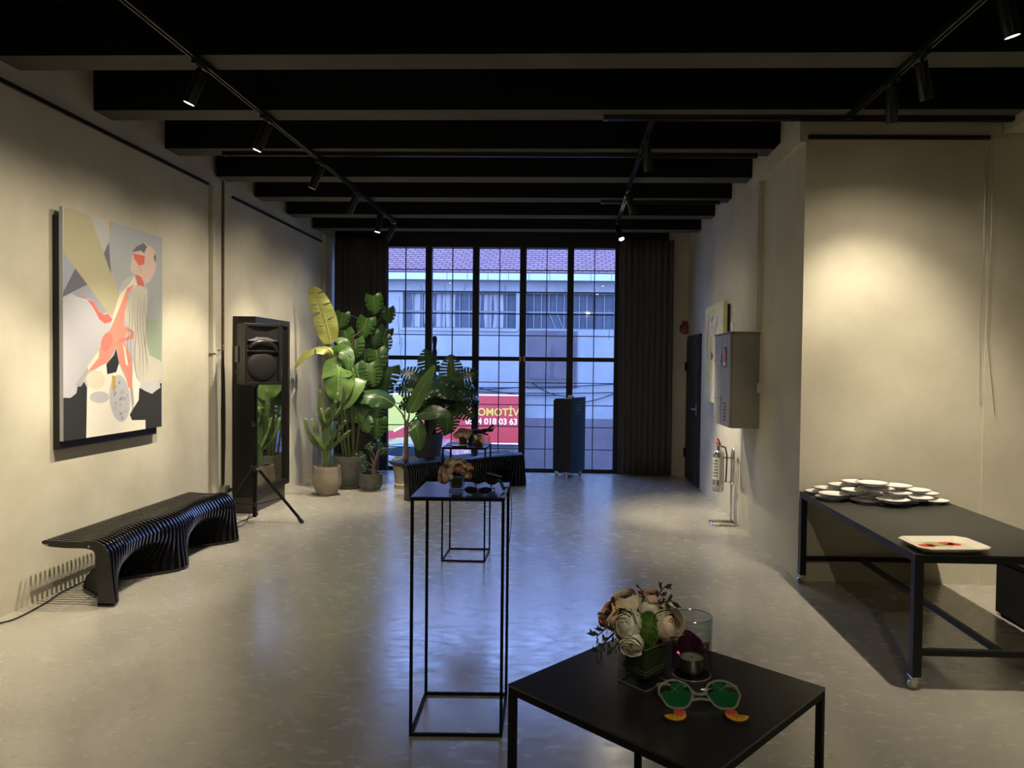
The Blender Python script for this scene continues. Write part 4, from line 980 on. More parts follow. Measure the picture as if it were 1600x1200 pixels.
for tp in tips[1:]:
    for k in range(34):
        c = tp + Vector((rnd.gauss(0, .028), rnd.gauss(0, .028), rnd.gauss(.008, .026)))
        q = Matrix.Translation(c) @ Matrix.Rotation(rnd.uniform(0, 6.28), 4, 'Z') @ Matrix.Rotation(rnd.uniform(-.9, .5), 4, 'X') @ Matrix.Diagonal((.009, .015, .0035, 1))
        mb.lathe([(0, -1), (.8, -.5), (.8, .5), (0, 1)], seg=6, M=q)
link('foliage', mb, M['leaf'], t, smooth=True)

def monstera(t, leaves, stems, pole=None):
    mb = MB()
    for P, r in stems: mb.ring_tube(bez(P, 10), r, 7)
    link('stem', mb, M['stem'], t, smooth=True)
    mb = {'leaf_m': MB(), 'leaf_d': MB(), 'leaf': MB()}
    for (b, d, n, L, lob, mk) in leaves: monstera_leaf(mb[mk], b, d, n, L, lob)
    for k, m in mb.items():
        if m.bm.faces: link('foliage', m, [M[k], M['rib'] if k != 'leaf_d' else M['stem']], t, smooth=True, angle=180, recalc=False)
        else: m.bm.free()
# tall climbing monstera
bx, by = -2.74, 9.72
t = thing('potted_monstera', 'very tall climbing monstera in a charcoal planter before the dark left curtain', 'potted plant', (bx, by, 0))
link('planter', MB().lathe([(0, 0), (.15, 0), (.155, .01), (.205, .60), (.218, .605), (.218, .665), (.20, .665), (.19, .62), (0, .62)], seg=40), M['pot_black'], t, smooth=True, angle=30)
link('soil', MB().lathe([(0, .63), (.19, .622)], seg=20), M['soil'], t)
link('moss_pole', MB().ring_tube([(.06, .02, .6), (.07, .02, 1.2), (.10, .02, 1.8), (.11, .02, 2.12)], .035, 10), M['moss_pole'], t, smooth=True)
rnd = random.Random(21); SC = .74
def lf(px, z, y, d, L, lob, mk, n=(0, -1, .25)): return ((px - bx, y - by, z), (d[0] + rnd.uniform(-.28, .28), d[1], d[2]), (n[0] + rnd.uniform(-.3, .3), n[1], n[2]), L * SC, lob, mk)
LV = [lf(-2.98, 2.20, 9.45, (.05, -.2, -1), .28, 5, 'leaf_m', (.0, -1, .2)), lf(-2.57, 2.43, 9.42, (.05, -.1, -1), .33, 5, 'leaf_m', (.1, -1, .25)),
      lf(-2.64, 2.13, 9.38, (.0, -.25, -1), .35, 5, 'leaf_m', (-.1, -1, .3)), lf(-2.94, 1.97, 9.42, (.08, -.2, -1), .29, 5, 'leaf_m', (-.3, -1, .2)),
      lf(-2.40, 2.28, 9.55, (.15, -.1, -1), .28, 5, 'leaf_d', (.7, -.8, .1)), lf(-2.42, 2.00, 9.55, (-.1, 0, -1), .30, 5, 'leaf_d', (.6, -.8, .1)),
      lf(-2.52, 1.72, 9.40, (.15, -.3, -.9), .38, 6, 'leaf', (.2, -.9, .5)), lf(-2.78, 1.85, 9.36, (-.12, -.3, -1), .33, 6, 'leaf', (-.3, -.9, .4)),
      lf(-2.88, 1.72, 9.34, (-.1, -.3, -1), .30, 6, 'leaf', (-.4, -.9, .4)), lf(-2.80, 1.50, 9.28, (.03, -.35, -1), .50, 8, 'leaf', (-.05, -1, .5)),
      lf(-2.58, 1.54, 9.30, (.1, -.3, -1), .42, 8, 'leaf', (.25, -1, .4)), lf(-2.36, 1.50, 9.45, (.12, -.2, -.9), .42, 6, 'leaf_d', (.3, -.9, .3)),
      lf(-2.62, 1.95, 9.5, (.1, -.2, -1), .30, 5, 'leaf_d'), lf(-2.45, 1.28, 9.45, (.1, -.2, -1), .34, 6, 'leaf_d', (.3, -.9, .2)),
      lf(-2.63, 1.22, 9.36, (.0, -.3, -1), .34, 6, 'leaf_d'), lf(-2.50, 1.02, 9.42, (.2, -.3, -.8), .36, 6, 'leaf_d', (.2, -.9, .4)),
      lf(-2.70, .98, 9.34, (-.1, -.4, -.8), .30, 6, 'leaf'), lf(-2.85, .95, 9.36, (-.2, -.35, -.7), .30, 6, 'leaf_d'), lf(-2.48, .82, 9.34, (.1, -.25, -1), .36, 6, 'leaf_m', (.1, -1, .2)),
      lf(-2.66, .82, 9.33, (.1, -.4, -.6), .28, 5, 'leaf'), lf(-2.78, 1.30, 9.36, (-.2, -.2, -1), .30, 6, 'leaf_d'), lf(-2.86, 1.12, 9.36, (-.15, -.3, -1), .30, 6, 'leaf_d')]
for k in range(12):
    LV.append(lf(rnd.uniform(-2.92, -2.42), rnd.uniform(1.0, 2.0), rnd.uniform(9.48, 9.6), (rnd.uniform(-.4, .4), -.2, -1), rnd.uniform(.24, .34), 6, 'leaf_d', (rnd.uniform(-.5, .5), -1, .3)))
ST = []
for (b, d, n, L, lob, mk) in LV:
    b = Vector(b); z = max(.64, min(2.08, b.z - .12)); f = (z - .6) / 1.5
    ST.append(([(.06 + .05 * f, .02, z), ((b.x + .08) / 2, (b.y) / 2, z + .06), tuple(b)], .006))
monstera(t, LV, ST)

# banana in a cream pot
t = thing('potted_banana', 'young banana plant with dark drooping leaves in a cream pot behind the bench end', 'potted plant', (-2.03, 8.93, 0))
link('pot', MB().lathe([(0, .0), (.125, 0), (.13, .05), (.118, .06), (.122, .12), (.15, .32), (.158, .35), (.158, .37), (.14, .37), (.135, .34), (0, .34)], seg=40), M['pot_cream'], t, smooth=True)
link('soil', MB().lathe([(0, .352), (.137, .345)], seg=20), M['soil'], t)
link('trunk', MB().ring_tube([(.02, 0, .34), (.015, 0, .55), (.02, 0, .72), (.03, 0, .84)], [.034, .028, .024, .018], 10), M['bark'], t, smooth=True)
mb = MB()
for pts in ([(.03, 0, .80), (.05, -.01, .88), (.06, -.02, .94)], [(.02, 0, .80), (-.03, -.01, .92), (-.12, -.03, 1.03)], [(.03, 0, .78), (.10, -.03, .84), (.15, -.05, .90)], [(.03, 0, .76), (.08, -.05, .79)]):
    mb.ring_tube(pts, [.014, .011, .008][:len(pts)], 8)
link('leaf_stalk', mb, M['stem'], t, smooth=True)
leafpart('leaf', 'leaf', pts=[(.06, -.02, .94), (.13, -.03, 1.06), (.24, -.05, 1.28), (.38, -.05, 1.53)], width=.21, nrm=(-.4, -1, .25), fold=.12, n=30, wave=.03)
leafpart('leaf', 'leaf_d', pts=[(-.12, -.03, 1.03), (-.26, -.07, 1.12), (-.45, -.12, 1.15), (-.66, -.16, 1.10)], width=.27, nrm=(.1, -.75, .7), fold=-.2, n=30, wave=.06)
leafpart('leaf', 'leaf_d', pts=[(.15, -.05, .90), (.28, -.08, .94), (.44, -.10, .95), (.60, -.12, .91)], width=.20, nrm=(.0, -.85, .5), fold=.08, n=28, wave=.04)
leafpart('leaf', 'leaf', pts=[(.08, -.05, .79), (.15, -.11, .78), (.20, -.15, .66), (.22, -.17, .48)], width=.22, nrm=(.35, -.9, .3), fold=.12, n=26, wave=.05)

# broad monstera by the glass
bx, by = -1.92, 9.86
t = thing('potted_monstera', 'broad dark split leaf monstera in a tapered dark pot against the window panes', 'potted plant', (bx, by, 0))
link('planter', MB().lathe([(0, 0), (.14, 0), (.145, .01), (.205, .575), (.208, .585), (.195, .585), (.185, .55), (0, .55)], seg=40), M['pot_black'], t, smooth=True, angle=30)
link('soil', MB().lathe([(0, .56), (.186, .552)], seg=20), M['soil'], t)
mp = MB(); P = [(.08 + .002 * math.sin(i * 2.2), 0, .55 + i * .055) for i in range(26)]
mp.ring_tube(P, [.028 + .006 * math.sin(i * 1.9) for i in range(26)], 9)
link('moss_pole', mp, M['moss_pole'], t, smooth=True)
SC = .92
LV = [lf(-1.57, 1.34, 9.62, (.06, -.15, 1), .36, 9, 'leaf', (-.2, -1, .1))]
for k in range(38):
    a = R_(-205 + 230 * k / 37 * 1.0 + rnd.uniform(-8, 8)); e = rnd.uniform(-.25, .95)
    rr = rnd.uniform(.10, .32); cz = 1.12 + .30 * e
    cxx = bx + .14 + rr * math.cos(a) * (1.05 if e < .6 else .7); cy = by + rr * .75 * math.sin(a)
    cy = min(cy, 9.98)
    LV.append(((cxx - bx, cy - by, cz), (math.cos(a), .45 * math.sin(a) if math.sin(a) < 0 else .1, -.45 + .2 * e), (.3 * math.cos(a), -.5, .75), rnd.uniform(.25, .34), 9, 'leaf_d'))
for x, z, dx, dz in ((-1.98, 1.36, -.8, .35), (-2.02, 1.22, -1, .0), (-2.0, 1.08, -.9, -.35), (-1.52, 1.22, .9, -.2), (-1.50, 1.02, .7, -.6), (-1.62, .92, .35, -1), (-1.72, .88, .2, -1), (-1.85, 1.45, -.3, .7), (-1.50, 1.36, .7, .3)):
    LV.append(lf(x, z, 9.66, (dx, -.2, dz), .33, 8, 'leaf_d', (-.2 * dx, -.9, .5)))
LV.append(lf(-1.60, .90, 9.60, (.25, -.15, -1), .32, 8, 'leaf', (.1, -1, .15)))
ST = []
for (b, d, n, L, lob, mk) in LV:
    b = Vector(b); ST.append(([(.03, 0, .56), (b.x * .4 + .05, b.y * .4, .60 + (b.z - .6) * .6), tuple(b)], .007))
monstera(t, LV, ST)
# ------------------------------------------------------------------ flower arrangements
def rose(mb, c, r, axis, layers=4, seed=0):
    rnd = random.Random(seed); c = Vector(c); ax = Vector(axis).normalized()
    u = ax.orthogonal().normalized(); w = ax.cross(u); layers += 2
    mb.ball(c, r * .34)
    for k in range(layers):
        f = k / (layers - 1); npet = 2 + k // 2 + (1 if k else 0)
        a0 = k * 2.4 + rnd.uniform(-.3, .3); Rk = r * (.36 + .62 * f)
        for q in range(npet):
            ang = a0 + 2 * PI * q / npet + rnd.uniform(-.15, .15); half = min(1.25, PI / npet * 1.5)
            tt = R_(10 + 36 * f + rnd.uniform(-6, 6)); rows = []
            for i in range(7):
                h = i / 6; row = []
                for j in range(8):
                    v = -1 + 2 * j / 7
                    th = R_(150) + (tt + R_(20) * v * v * v * v - R_(150)) * h
                    rr = Rk * (1 + .05 * v) * (1 + (.06 + .16 * f) * max(0, h - .72) ** 2 / .08)
                    rr *= 1 + rnd.uniform(-.012, .012)
                    aa = ang + half * v
                    row.append(c + ax * (rr * math.cos(th) * .92) + (u * math.cos(aa) + w * math.sin(aa)) * (rr * math.sin(th)))
                rows.append(row)
            mb.grid(rows)
def frond(mb, p0, p1, L=.03, n=6, seed=0):
    rnd = random.Random(seed); p0 = Vector(p0); p1 = Vector(p1); d = (p1 - p0)
    side = d.cross(Vector((0, -1, .3))).normalized()
    mb.ring_tube([p0, p0 + d * .5 + Vector((0, 0, .004)), p1], [.0018, .0014, .0008], 5)
    for i in range(n):
        f = (i + 1) / (n + .3); b = p0 + d * f
        s = side * (1 if i % 2 else -1)
        dd = (d.normalized() * .7 + s * .9 + Vector((0, rnd.uniform(-.3, .3), rnd.uniform(-.2, .3)))).normalized()
        l = L * rnd.uniform(.7, 1.15); nn = dd.cross(Vector((0, -1, .2))).normalized() * l * .22
        mb.poly([b, b + dd * l * .4 + nn, b + dd * l, b + dd * l * .5 - nn * .7])
        mb.poly([b + dd * l * .45 + nn * .5, b + dd * l * .75 + nn * 1.8, b + dd * l * .7 + nn * .3])
def vase(t, s, h, wall=.004):
    mb = MB(); b = .011
    for (a, z0, z1) in ((s / 2, 0, h),):
        o4 = [(-a, -a), (a, -a), (a, a), (-a, a)]; i4 = [(x * (1 - 2 * wall / s), y * (1 - 2 * wall / s)) for x, y in o4]
        O0 = [mb.bm.verts.new((x, y, 0)) for x, y in o4]; O1 = [mb.bm.verts.new((x, y, h)) for x, y in o4]
        I1 = [mb.bm.verts.new((x, y, h)) for x, y in i4]; I0 = [mb.bm.verts.new((x, y, b)) for x, y in i4]
        mb._f(O0[::-1]); mb._f(I0)
        for k in range(4):
            n = (k + 1) % 4
            mb._f((O0[k], O0[n], O1[n], O1[k])); mb._f((O1[k], O1[n], I1[n], I1[k])); mb._f((I1[k], I1[n], I0[n], I0[k]))
    link('vase', mb, M['glass'], t, bevel=.003)
    q4 = s / 2 - .001
    link('vase_edge', MB().ring_tube([(-q4, -q4, h), (q4, -q4, h), (q4, q4, h), (-q4, q4, h)], .0008, 5, closed=True), M['edge_highlight'], t)
    link('vase_base_edge', MB().ring_tube([(-q4, -q4, .0015), (q4, -q4, .0015), (q4, q4, .0015), (-q4, q4, .0015)], .0013, 5, closed=True), M['edge_highlight'], t)
    a = s / 2 - wall - .0035
    link('leaf_wrap', MB().box(-a, a, -a, a, b + .004, h - .004), M['wrap'], t, bevel=.006)
    bl = MB()
    for z in (h * .38, h * .45): bl.ring_tube([(-a - .001, -a - .001, z), (a + .001, -a - .001, z - .003), (a + .001, a + .001, z), (-a - .001, a + .001, z + .002)], .0008, 5, closed=True)
    link('tie', bl, M['stem'], t)

# nearest arrangement (face of the cube turned cornerwise)
VS, VH = .064, .072
t = thing('flower_arrangement', 'cube glass vase of cream roses and dark sprigs on the nearest black table', 'flowers', (.1365, 1.2535, 1.0), R_(-46))
vase(t, VS, VH)
Rz = Matrix.Rotation(R_(46), 3, 'Z')                       # undo the turn so blooms can be placed in room axes
def L_(x, y, z): return Rz @ Vector((x, y, z))
def bloom(name, mk, c, r, ax, seed, layers=4):
    m = MB(); rose(m, L_(*c), r, L_(*ax), layers, seed); return link(name, m, M[mk], t, smooth=True, angle=180, recalc=False)
bloom('rose', 'rose_cream', (.037, -.022, .108), .027, (.45, -.75, .5), 1, 5)
bloom('rose', 'rose_white', (-.032, -.028, .110), .027, (-.35, -.8, .4), 2, 5)
bloom('rose', 'rose_white', (-.024, -.040, .082), .020, (-.2, -.9, -.1), 3)
bloom('rose', 'rose_peach', (-.052, .0, .112), .024, (-.7, -.3, .6), 4)
bloom('rose', 'rose_cream', (-.030, .008, .134), .023, (-.2, -.2, 1), 5)
bloom('rose', 'rose_white', (.006, -.006, .132), .018, (.1, -.5, .9), 6)
bloom('rose', 'rose_pink', (.012, .012, .140), .017, (.1, -.2, 1), 7, 3)
bloom('rose', 'rose_cream', (.045, .02, .108), .024, (.7, .2, .6), 8)
m = MB(); rnd = random.Random(3)
for k in range(900):
    v = Vector((rnd.gauss(0, 1), rnd.gauss(0, 1), rnd.gauss(0, 1))).normalized()
    p = Vector((.004, -.032, .104)) + Vector((v.x * .017, v.y * .017, v.z * .028))
    q = p + v * rnd.uniform(.002, .005); s = v.orthogonal().normalized() * .0012
    m.poly([L_(*(p - s)), L_(*(p + s)), L_(*q)])
m.ball(L_(.004, -.032, .104), .017, (1, 1, 1.6))
link('green_filler', m, M['moss'], t)
m = MB()
for k in range(60):
    v = Vector((rnd.uniform(-.055, .01), rnd.uniform(.0, .02), rnd.uniform(.122, .142) ))
    m.ball(L_(*v), .0045, (1, 1, .8), 6, 4)
for k in range(16): m.ball(L_(-.062 + rnd.uniform(-.004, .004), rnd.uniform(-.01, .01), .115 + rnd.uniform(-.012, .012)), .004, (1, 1, .8), 6, 4)
link('dark_bloom', m, M['burgundy'], t, smooth=True)
m = MB()
for k, (a, b, l, n) in enumerate((((.012, .0, .125), (.034, -.002, .168), .020, 6), ((.015, .0, .128), (.046, -.01, .146), .020, 6), ((.0, .0, .135), (-.008, -.005, .165), .012, 5), ((-.05, .0, .10), (-.084, -.025, .085), .022, 7), ((-.05, -.01, .09), (-.085, -.03, .055), .018, 7), ((-.05, .0, .105), (-.072, -.01, .122), .014, 5), ((-.045, -.02, .075), (-.055, -.03, .062), .016, 4), ((-.07, -.02, .075), (-.078, -.03, .035), .010, 5))):
    m = MB(); frond(m, L_(*a), L_(*b), l, n, k); link('dark_sprig', m, M['dark_leaf'], t)

# arrangement on the middle table
t = thing('flower_arrangement', 'low cube glass vase of peach and blush roses on the middle black table', 'flowers', (-.478, 3.105, 1.0), R_(2))
Rz = Matrix.Rotation(R_(-2), 3, 'Z')
vase(t, .060, .066)
rnd = random.Random(31); k = 0
for (x, y, z, r, mk) in ((-.048, -.03, .062, .026, 'rose_pink'), (-.052, -.01, .085, .025, 'rose_pink'), (-.03, -.035, .095, .024, 'rose_pink'), (-.028, -.01, .118, .023, 'rose_cream'), (.012, -.035, .102, .020, 'rose_peach'), (.034, -.03, .088, .016, 'rose_peach'), (.03, -.005, .112, .019, 'rose_cream'), (.0, .0, .122, .020, 'rose_cream'), (.05, -.02, .070, .015, 'rose_cream'), (-.022, -.045, .066, .015, 'rose_white'), (.0, .04, .10, .026, 'rose_pink'), (.05, .02, .095, .020, 'rose_peach')):
    bloom('rose', mk, (x, y, z), r, (x * 12, y * 14 - .3, (z - .06) * 12), 50 + k, 4); k += 1
m = MB()
for q in range(26):
    a = rnd.uniform(0, 6.28); rr = rnd.uniform(.02, .05); p = Vector((rr * math.cos(a), rr * math.sin(a) - .01, rnd.uniform(.07, .125)))
    d = Vector((math.cos(a), math.sin(a) - .4, .5)).normalized() * .026; s = d.cross(Vector((0, 0, 1))).normalized() * .010
    m.poly([L_(*p), L_(*(p + d * .5 + s)), L_(*(p + d)), L_(*(p + d * .5 - s))])
link('foliage', m, M['dark_leaf'], t)
m = MB()
for q in range(140):
    a = rnd.uniform(0, 6.28); rr = rnd.uniform(0, .022); 
    m.ball(L_(.062 + rr * math.cos(a), -.005 + rr * .6 * math.sin(a), .075 + rr * math.sin(a * 1.7)), .0032, (1, 1, 1), 5, 4)
link('berry_spray', m, M['burgundy'], t, smooth=True)

# arrangement on the far table
t = thing('flower_arrangement', 'small dark cup of cream roses on the farthest black table', 'flowers', (-.842, 5.78, .898))
Rz = Matrix.Rotation(0, 3, 'Z')
link('cup', MB().lathe([(0, 0), (.026, 0), (.028, .004), (.036, .066), (.033, .066), (.026, .008), (0, .008)], seg=24), M['wrap'], t, smooth=True)
for k, (x, y, z, r, mk) in enumerate(((-.045, -.01, .078, .030, 'rose_peach'), (.032, -.02, .082, .030, 'rose_cream'), (-.012, -.03, .092, .028, 'rose_pink'), (.045, .01, .098, .027, 'rose_cream'), (-.02, .03, .105, .028, 'rose_cream'), (.012, .0, .108, .024, 'rose_peach'))):
    bloom('rose', mk, (x, y, z), r, (x * 12, -.5, .8), 80 + k, 3)
m = MB()
for q in range(12):
    a = rnd.uniform(0, 6.28); p = Vector((.03 * math.cos(a), .03 * math.sin(a), rnd.uniform(.065, .11))); d = Vector((math.cos(a), math.sin(a) - .4, .4)).normalized() * .03; s = d.cross(Vector((0, 0, 1))).normalized() * .010
    m.poly([p, p + d * .5 + s, p + d, p + d * .5 - s])
link('foliage', m, M['dark_leaf'], t)

# ------------------------------------------------------------------ things on the nearest table
t = thing('candle_glass', 'clear straight glass tumbler with a tealight inside on the nearest table', 'glass', (.226, 1.287, 1.0))
link('tumbler', MB().lathe([(0, 0), (.0325, 0), (.0345, .003), (.0355, .104), (.0347, .1055), (.0337, .104), (.0322, .012), (.029, .009), (0, .009)], seg=48), M['glass'], t, smooth=True, angle=60)
link('rim', MB().ring_tube([(.0346 * math.cos(2 * PI * i / 48), .0346 * math.sin(2 * PI * i / 48), .1052) for i in range(48)], .0009, 6, closed=True), M['edge_highlight'], t, smooth=True)  # added ring imitating the bright highlight along the glass rim
link('base_edge', MB().ring_tube([(.0335 * math.cos(2 * PI * i / 48), .0335 * math.sin(2 * PI * i / 48), .0015) for i in range(48)], .0012, 6, closed=True), M['edge_highlight'], t, smooth=True)
t = thing('tealight', 'tealight in a metal cup inside the clear glass on the nearest table', 'candle', (.225, 1.283, 1.0093))
fl_ = lambda a: 1 + .02 * math.cos(26 * a)
m = MB(); m.lathe([(0, .0), (.0185, 0), (.0205, .002), (.0212, .024), (.0202, .024), (.0196, .0215)], seg=52)
link('metal_cup', m, M['tealight'], t, smooth=True, angle=50)
link('wax', MB().lathe([(0, .0215), (.0198, .0218), (.0198, .018), (0, .018)], seg=36), M['wax'], t, smooth=True)
link('wick', MB().cyl((0, 0, .021), (.001, 0, .026), .0007, 6), M['cable'], t)
# crumpled purple foil glasses behind the tumbler
t = thing('novelty_glasses', 'shiny purple party glasses lying behind the clear candle glass on the nearest table', 'glasses', (.195, 1.352, 1.0), R_(-20))
m = MB()
for s in (-1, 1):
    m.ring_tube([(s * .036 + .026 * math.cos(2 * PI * i / 20), -.004 * math.sin(i), .030 + .024 * math.sin(2 * PI * i / 20) * (1 + .15 * math.cos(6 * PI * i / 20))) for i in range(20)], .0045, 8, closed=True)
m.ring_tube([(-.012, 0, .036), (0, -.002, .040), (.012, 0, .036)], .004, 8)
link('frame', m, M['purple_foil'], t, smooth=True)
for s in (-1, 1): link('temple', MB().ring_tube(smooth_pts([(s * .062, 0, .036), (s * .068, .03, .030), (s * .06, .05, .010), (s * .045, .055, .004)], 4), .003, 6), M['purple_foil'], t, smooth=True)
for s in (-1, 1):
    m = MB(); m.lathe([(0, .0015), (.023, .001), (.0235, 0), (.023, -.001), (0, -.0015)], seg=20, M=Matrix.Translation((s * .036, 0, .030)) @ Matrix.Rotation(PI / 2, 4, 'X'))
    link('lens', m, M['purple_foil'], t)

# green cocktail glasses
t = thing('novelty_glasses', 'green lensed party glasses with orange slice corners lying on the nearest table', 'glasses', (.220, 1.172, 1.0), R_(1.5))
tilt = Matrix.Translation((0, 0, .0135)) @ Matrix.Rotation(R_(24), 4, 'X')
def rimpts(s, k=1.):
    out = []
    for a in range(-10, 191, 12): out.append((s * .0385 + .0275 * k * math.cos(R_(a)), .005 + .027 * k * math.sin(R_(a))))
    return out
m = MB()
for s in (-1, 1):
    P = rimpts(s); P += [(s * .0385 - .018, -.018), (s * .0385 - .010, -.024), (s * .0385 + .010, -.024), (s * .0385 + .018, -.018)]
    m.ring_tube([tilt @ Vector((x, y, 0)) for x, y in P], .0019, 7, closed=True)
m.ring_tube([tilt @ Vector(p) for p in ((-.0125, .010, 0), (-.006, .002, .002), (.006, .002, .002), (.0125, .010, 0))], .0026, 7)
m.ring_tube([tilt @ Vector(p) for p in ((-.016, -.008, 0), (0, -.006, .001), (.016, -.008, 0))], .0022, 7)
link('clear_frame', m, M['clear_plastic'], t, smooth=True)
for s in (-1, 1):
    m = MB(); P = [(s * .0385 + .0245 * math.cos(R_(a)), .004 + .006 * math.sin(R_(a))) for a in range(0, 181, 20)] + [(s * .0385 - .0165, -.017), (s * .0385 - .009, -.0225), (s * .0385 + .009, -.0225), (s * .0385 + .0165, -.017)]
    m.prism(P, .0014, tilt @ Matrix.Translation((0, 0, -.0007)))
    P = [(s * .0385 + s * -.004 + .012 * math.cos(R_(a)), .016 + .011 * math.sin(R_(a))) for a in range(0, 360, 30)]
    m.prism(P, .0012, tilt @ Matrix.Translation((0, 0, -.0006)))
    link('green_lens', m, M['green_lens'], t)
m = MB()
for s in (-1, 1):
    for (a, b) in ((60, -8), (120, 6)):
        p = Vector((s * .0385 + .025 * math.cos(R_(a)), .005 + .024 * math.sin(R_(a)), 0)); q = Vector((s * .0385 + b * .001, .006, 0))
        m.bar(tilt @ p, tilt @ q, .0015)
link('lens_bar', m, M['clear_plastic'], t)
for s in (-1, 1):
    m = MB(); m2 = MB(); m3 = MB(); c = Matrix.Translation((s * .0485, -.0455, .0045)) @ Matrix.Rotation(R_(6), 4, 'X') @ Matrix.Rotation(R_(-12 * s), 4, 'Z')
    half = lambda r: [(r * math.cos(R_(a)), r * math.sin(R_(a))) for a in range(180, 361, 15)]
    m3.prism(half(.0205), .0026, c @ Matrix.Translation((0, 0, -.0012)))
    m.prism(half(.0180), .0018, c)
    for a in (205, 235, 270, 305, 335):
        m3.bar(c @ Vector((.003 * math.cos(R_(a)), .003 * math.sin(R_(a)) - .001, .0019)), c @ Vector((.014 * math.cos(R_(a)), .014 * math.sin(R_(a)), .0019)), .0007)
    m2.lathe([(0, 0), (.0095, 0), (.0100, .0012), (.0092, .0026), (0, .0028)], seg=22, M=Matrix.Translation((s * .0405, -.0425, .0062)) @ Matrix.Diagonal((1, .8, 1, 1)))
    link('orange_slice', m, M['orange'], t); link('cherry', m2, M['cherry'], t, smooth=True); link('slice_outline', m3, M['dark_rind'], t)
for s in (-1, 1): link('temple', MB().ring_tube(smooth_pts([tilt @ Vector((s * .064, .018, 0)), (s * .066, .03, .018), (s * .055, .044 - .004 * s, .012), (s * .03, .050 - .005 * s, .005), (s * .012, .052 - .006 * s, .0035)], 4), .0022, 7), M['clear_plastic'], t, smooth=True)

# ------------------------------------------------------------------ things on the middle table
t = thing('sunglasses', 'large dark mirrored sunglasses lying beside the flowers on the middle table', 'glasses', (-.378, 3.035, 1.0), R_(-4))
t.scale = (.85, .85, .85)
def lens(s, a, b, z): return [(s * .036 + a * math.cos(R_(q)) + s * .004 * math.sin(R_(q)), z + b * math.sin(R_(q)) * (1.1 if math.sin(R_(q)) < 0 else .85)) for q in range(0, 360, 15)]
mfr = MB()
tl = Matrix.Rotation(R_(28), 4, 'X') @ Matrix.Translation((0, 0, .0))
for s in (-1, 1):
    link('lens', MB().prism(lens(s, .030, .024, .004), .002, Matrix.Translation((0, 0, .018)) @ tl), M['dark_lens'], t)
    mfr.ring_tube([Matrix.Translation((0, 0, .019)) @ tl @ Vector((x, y, 0)) for x, y in lens(s, .031, .025, .004)], .0022, 6, closed=True)
mfr.ring_tube([(-.012, .008, .024), (0, .008, .027), (.012, .008, .024)], .002, 6)
link('frame', mfr, M['black'], t, smooth=True)
for s in (-1, 1): link('temple', MB().ring_tube(smooth_pts([(s * .066, .006, .022), (s * .068, .06, .022), (s * .064, .11, .012), (s * .06, .13, .003)], 4), .0024, 6), M['black'], t, smooth=True)
t = thing('party_glasses', 'teal glittery party glasses propped up behind the dark sunglasses on the middle table', 'glasses', (-.335, 3.19, 1.0), R_(-18))
m = MB(); m2 = MB()
for s in (-1, 1):
    c = Vector((s * .034 - .035, 0, .044))
    m.ring_tube([c + Vector((.029 * math.cos(2 * PI * i / 20), .004 * math.cos(2 * PI * i / 20), .024 * math.sin(2 * PI * i / 20) - .002)) for i in range(20)], .004, 7, closed=True)
    m2 = MB(); m2.lathe([(0, .001), (.027, .0005), (.027, -.0005), (0, -.001)], seg=20, M=Matrix.Translation(c) @ Matrix.Rotation(PI / 2, 4, 'X') @ Matrix.Diagonal((1, .85, 1, 1)))
    link('lens', m2, M['dark_lens'], t)
for (x, z) in ((-.08, .018), (-.005, .018)): m.ring_tube([(x, 0, z + .004), (x + .002, 0, 0.002)], .003, 6)
link('frame', m, M['hand_black'], t, smooth=True)
for p0, p1, a, b in (((.028, 0, .056), (.082, -.05, .004), .014, .004), ((-.02, -.01, .066), (.060, -.03, .058), .010, .006)):
    o = link('temple', MB().bar(p0, p1, a, b), M['teal'], t, bevel=.001); o['label'] = 'teal glittery temple'
t = thing('ribbon', 'narrow black ribbon hanging down from the right edge of the middle table', 'ribbon', (-.258, 3.20, 1.0))
link('band', MB().grid([[(x0, y0, z), (x0, y0 + .018, z)] for x0, y0, z in ((-.03, 0, .002), (-.005, 0, .0025), (.004, .0, .0), (.010, .002, -.06), (.013, .0, -.13), (.008, -.004, -.2), (.003, 0, -.245))]), M['cable'], t).modifiers.new('cloth', 'SOLIDIFY').thickness = .002

# ------------------------------------------------------------------ things on the far table
t = thing('votive_glass', 'gold mercury glass candle cup on the farthest black table', 'glass', (-.718, 5.76, .898))
link('cup', MB().lathe([(0, 0), (.034, 0), (.037, .004), (.038, .085), (.0355, .085), (.034, .008), (0, .008)], seg=32), M['gold_glass'], t, smooth=True)
t = thing('candle_glass', 'small clear tumbler beside the gold cup on the farthest black table', 'glass', (-.665, 5.85, .898))
link('tumbler', MB().lathe([(0, 0), (.028, 0), (.030, .003), (.031, .07), (.0295, .07), (.028, .006), (0, .006)], seg=32), M['glass'], t, smooth=True)
t = thing('hand_sculpture', 'black hand shaped display stand reaching right, on the farthest black table', 'sculpture', (-.765, 5.90, .898))
sk = bpy.data.meshes.new('hand'); bm = bmesh.new(); lay = bm.verts.layers.skin.verify()
def hv(p, r, prev=None):
    v = bm.verts.new(p); v[lay].radius = (r, r)
    if prev: bm.edges.new((prev, v))
    return v
a0 = hv((-.03, .02, .004), .034); a1 = hv((-.04, .02, .05), .024, a0); a2 = hv((-.03, .015, .085), .022, a1); a3 = hv((.0, .01, .098), .022, a2); a4 = hv((.045, 0, .10), .020, a3); a5 = hv((.08, 0, .105), .021, a4)
a0[lay].use_root = True
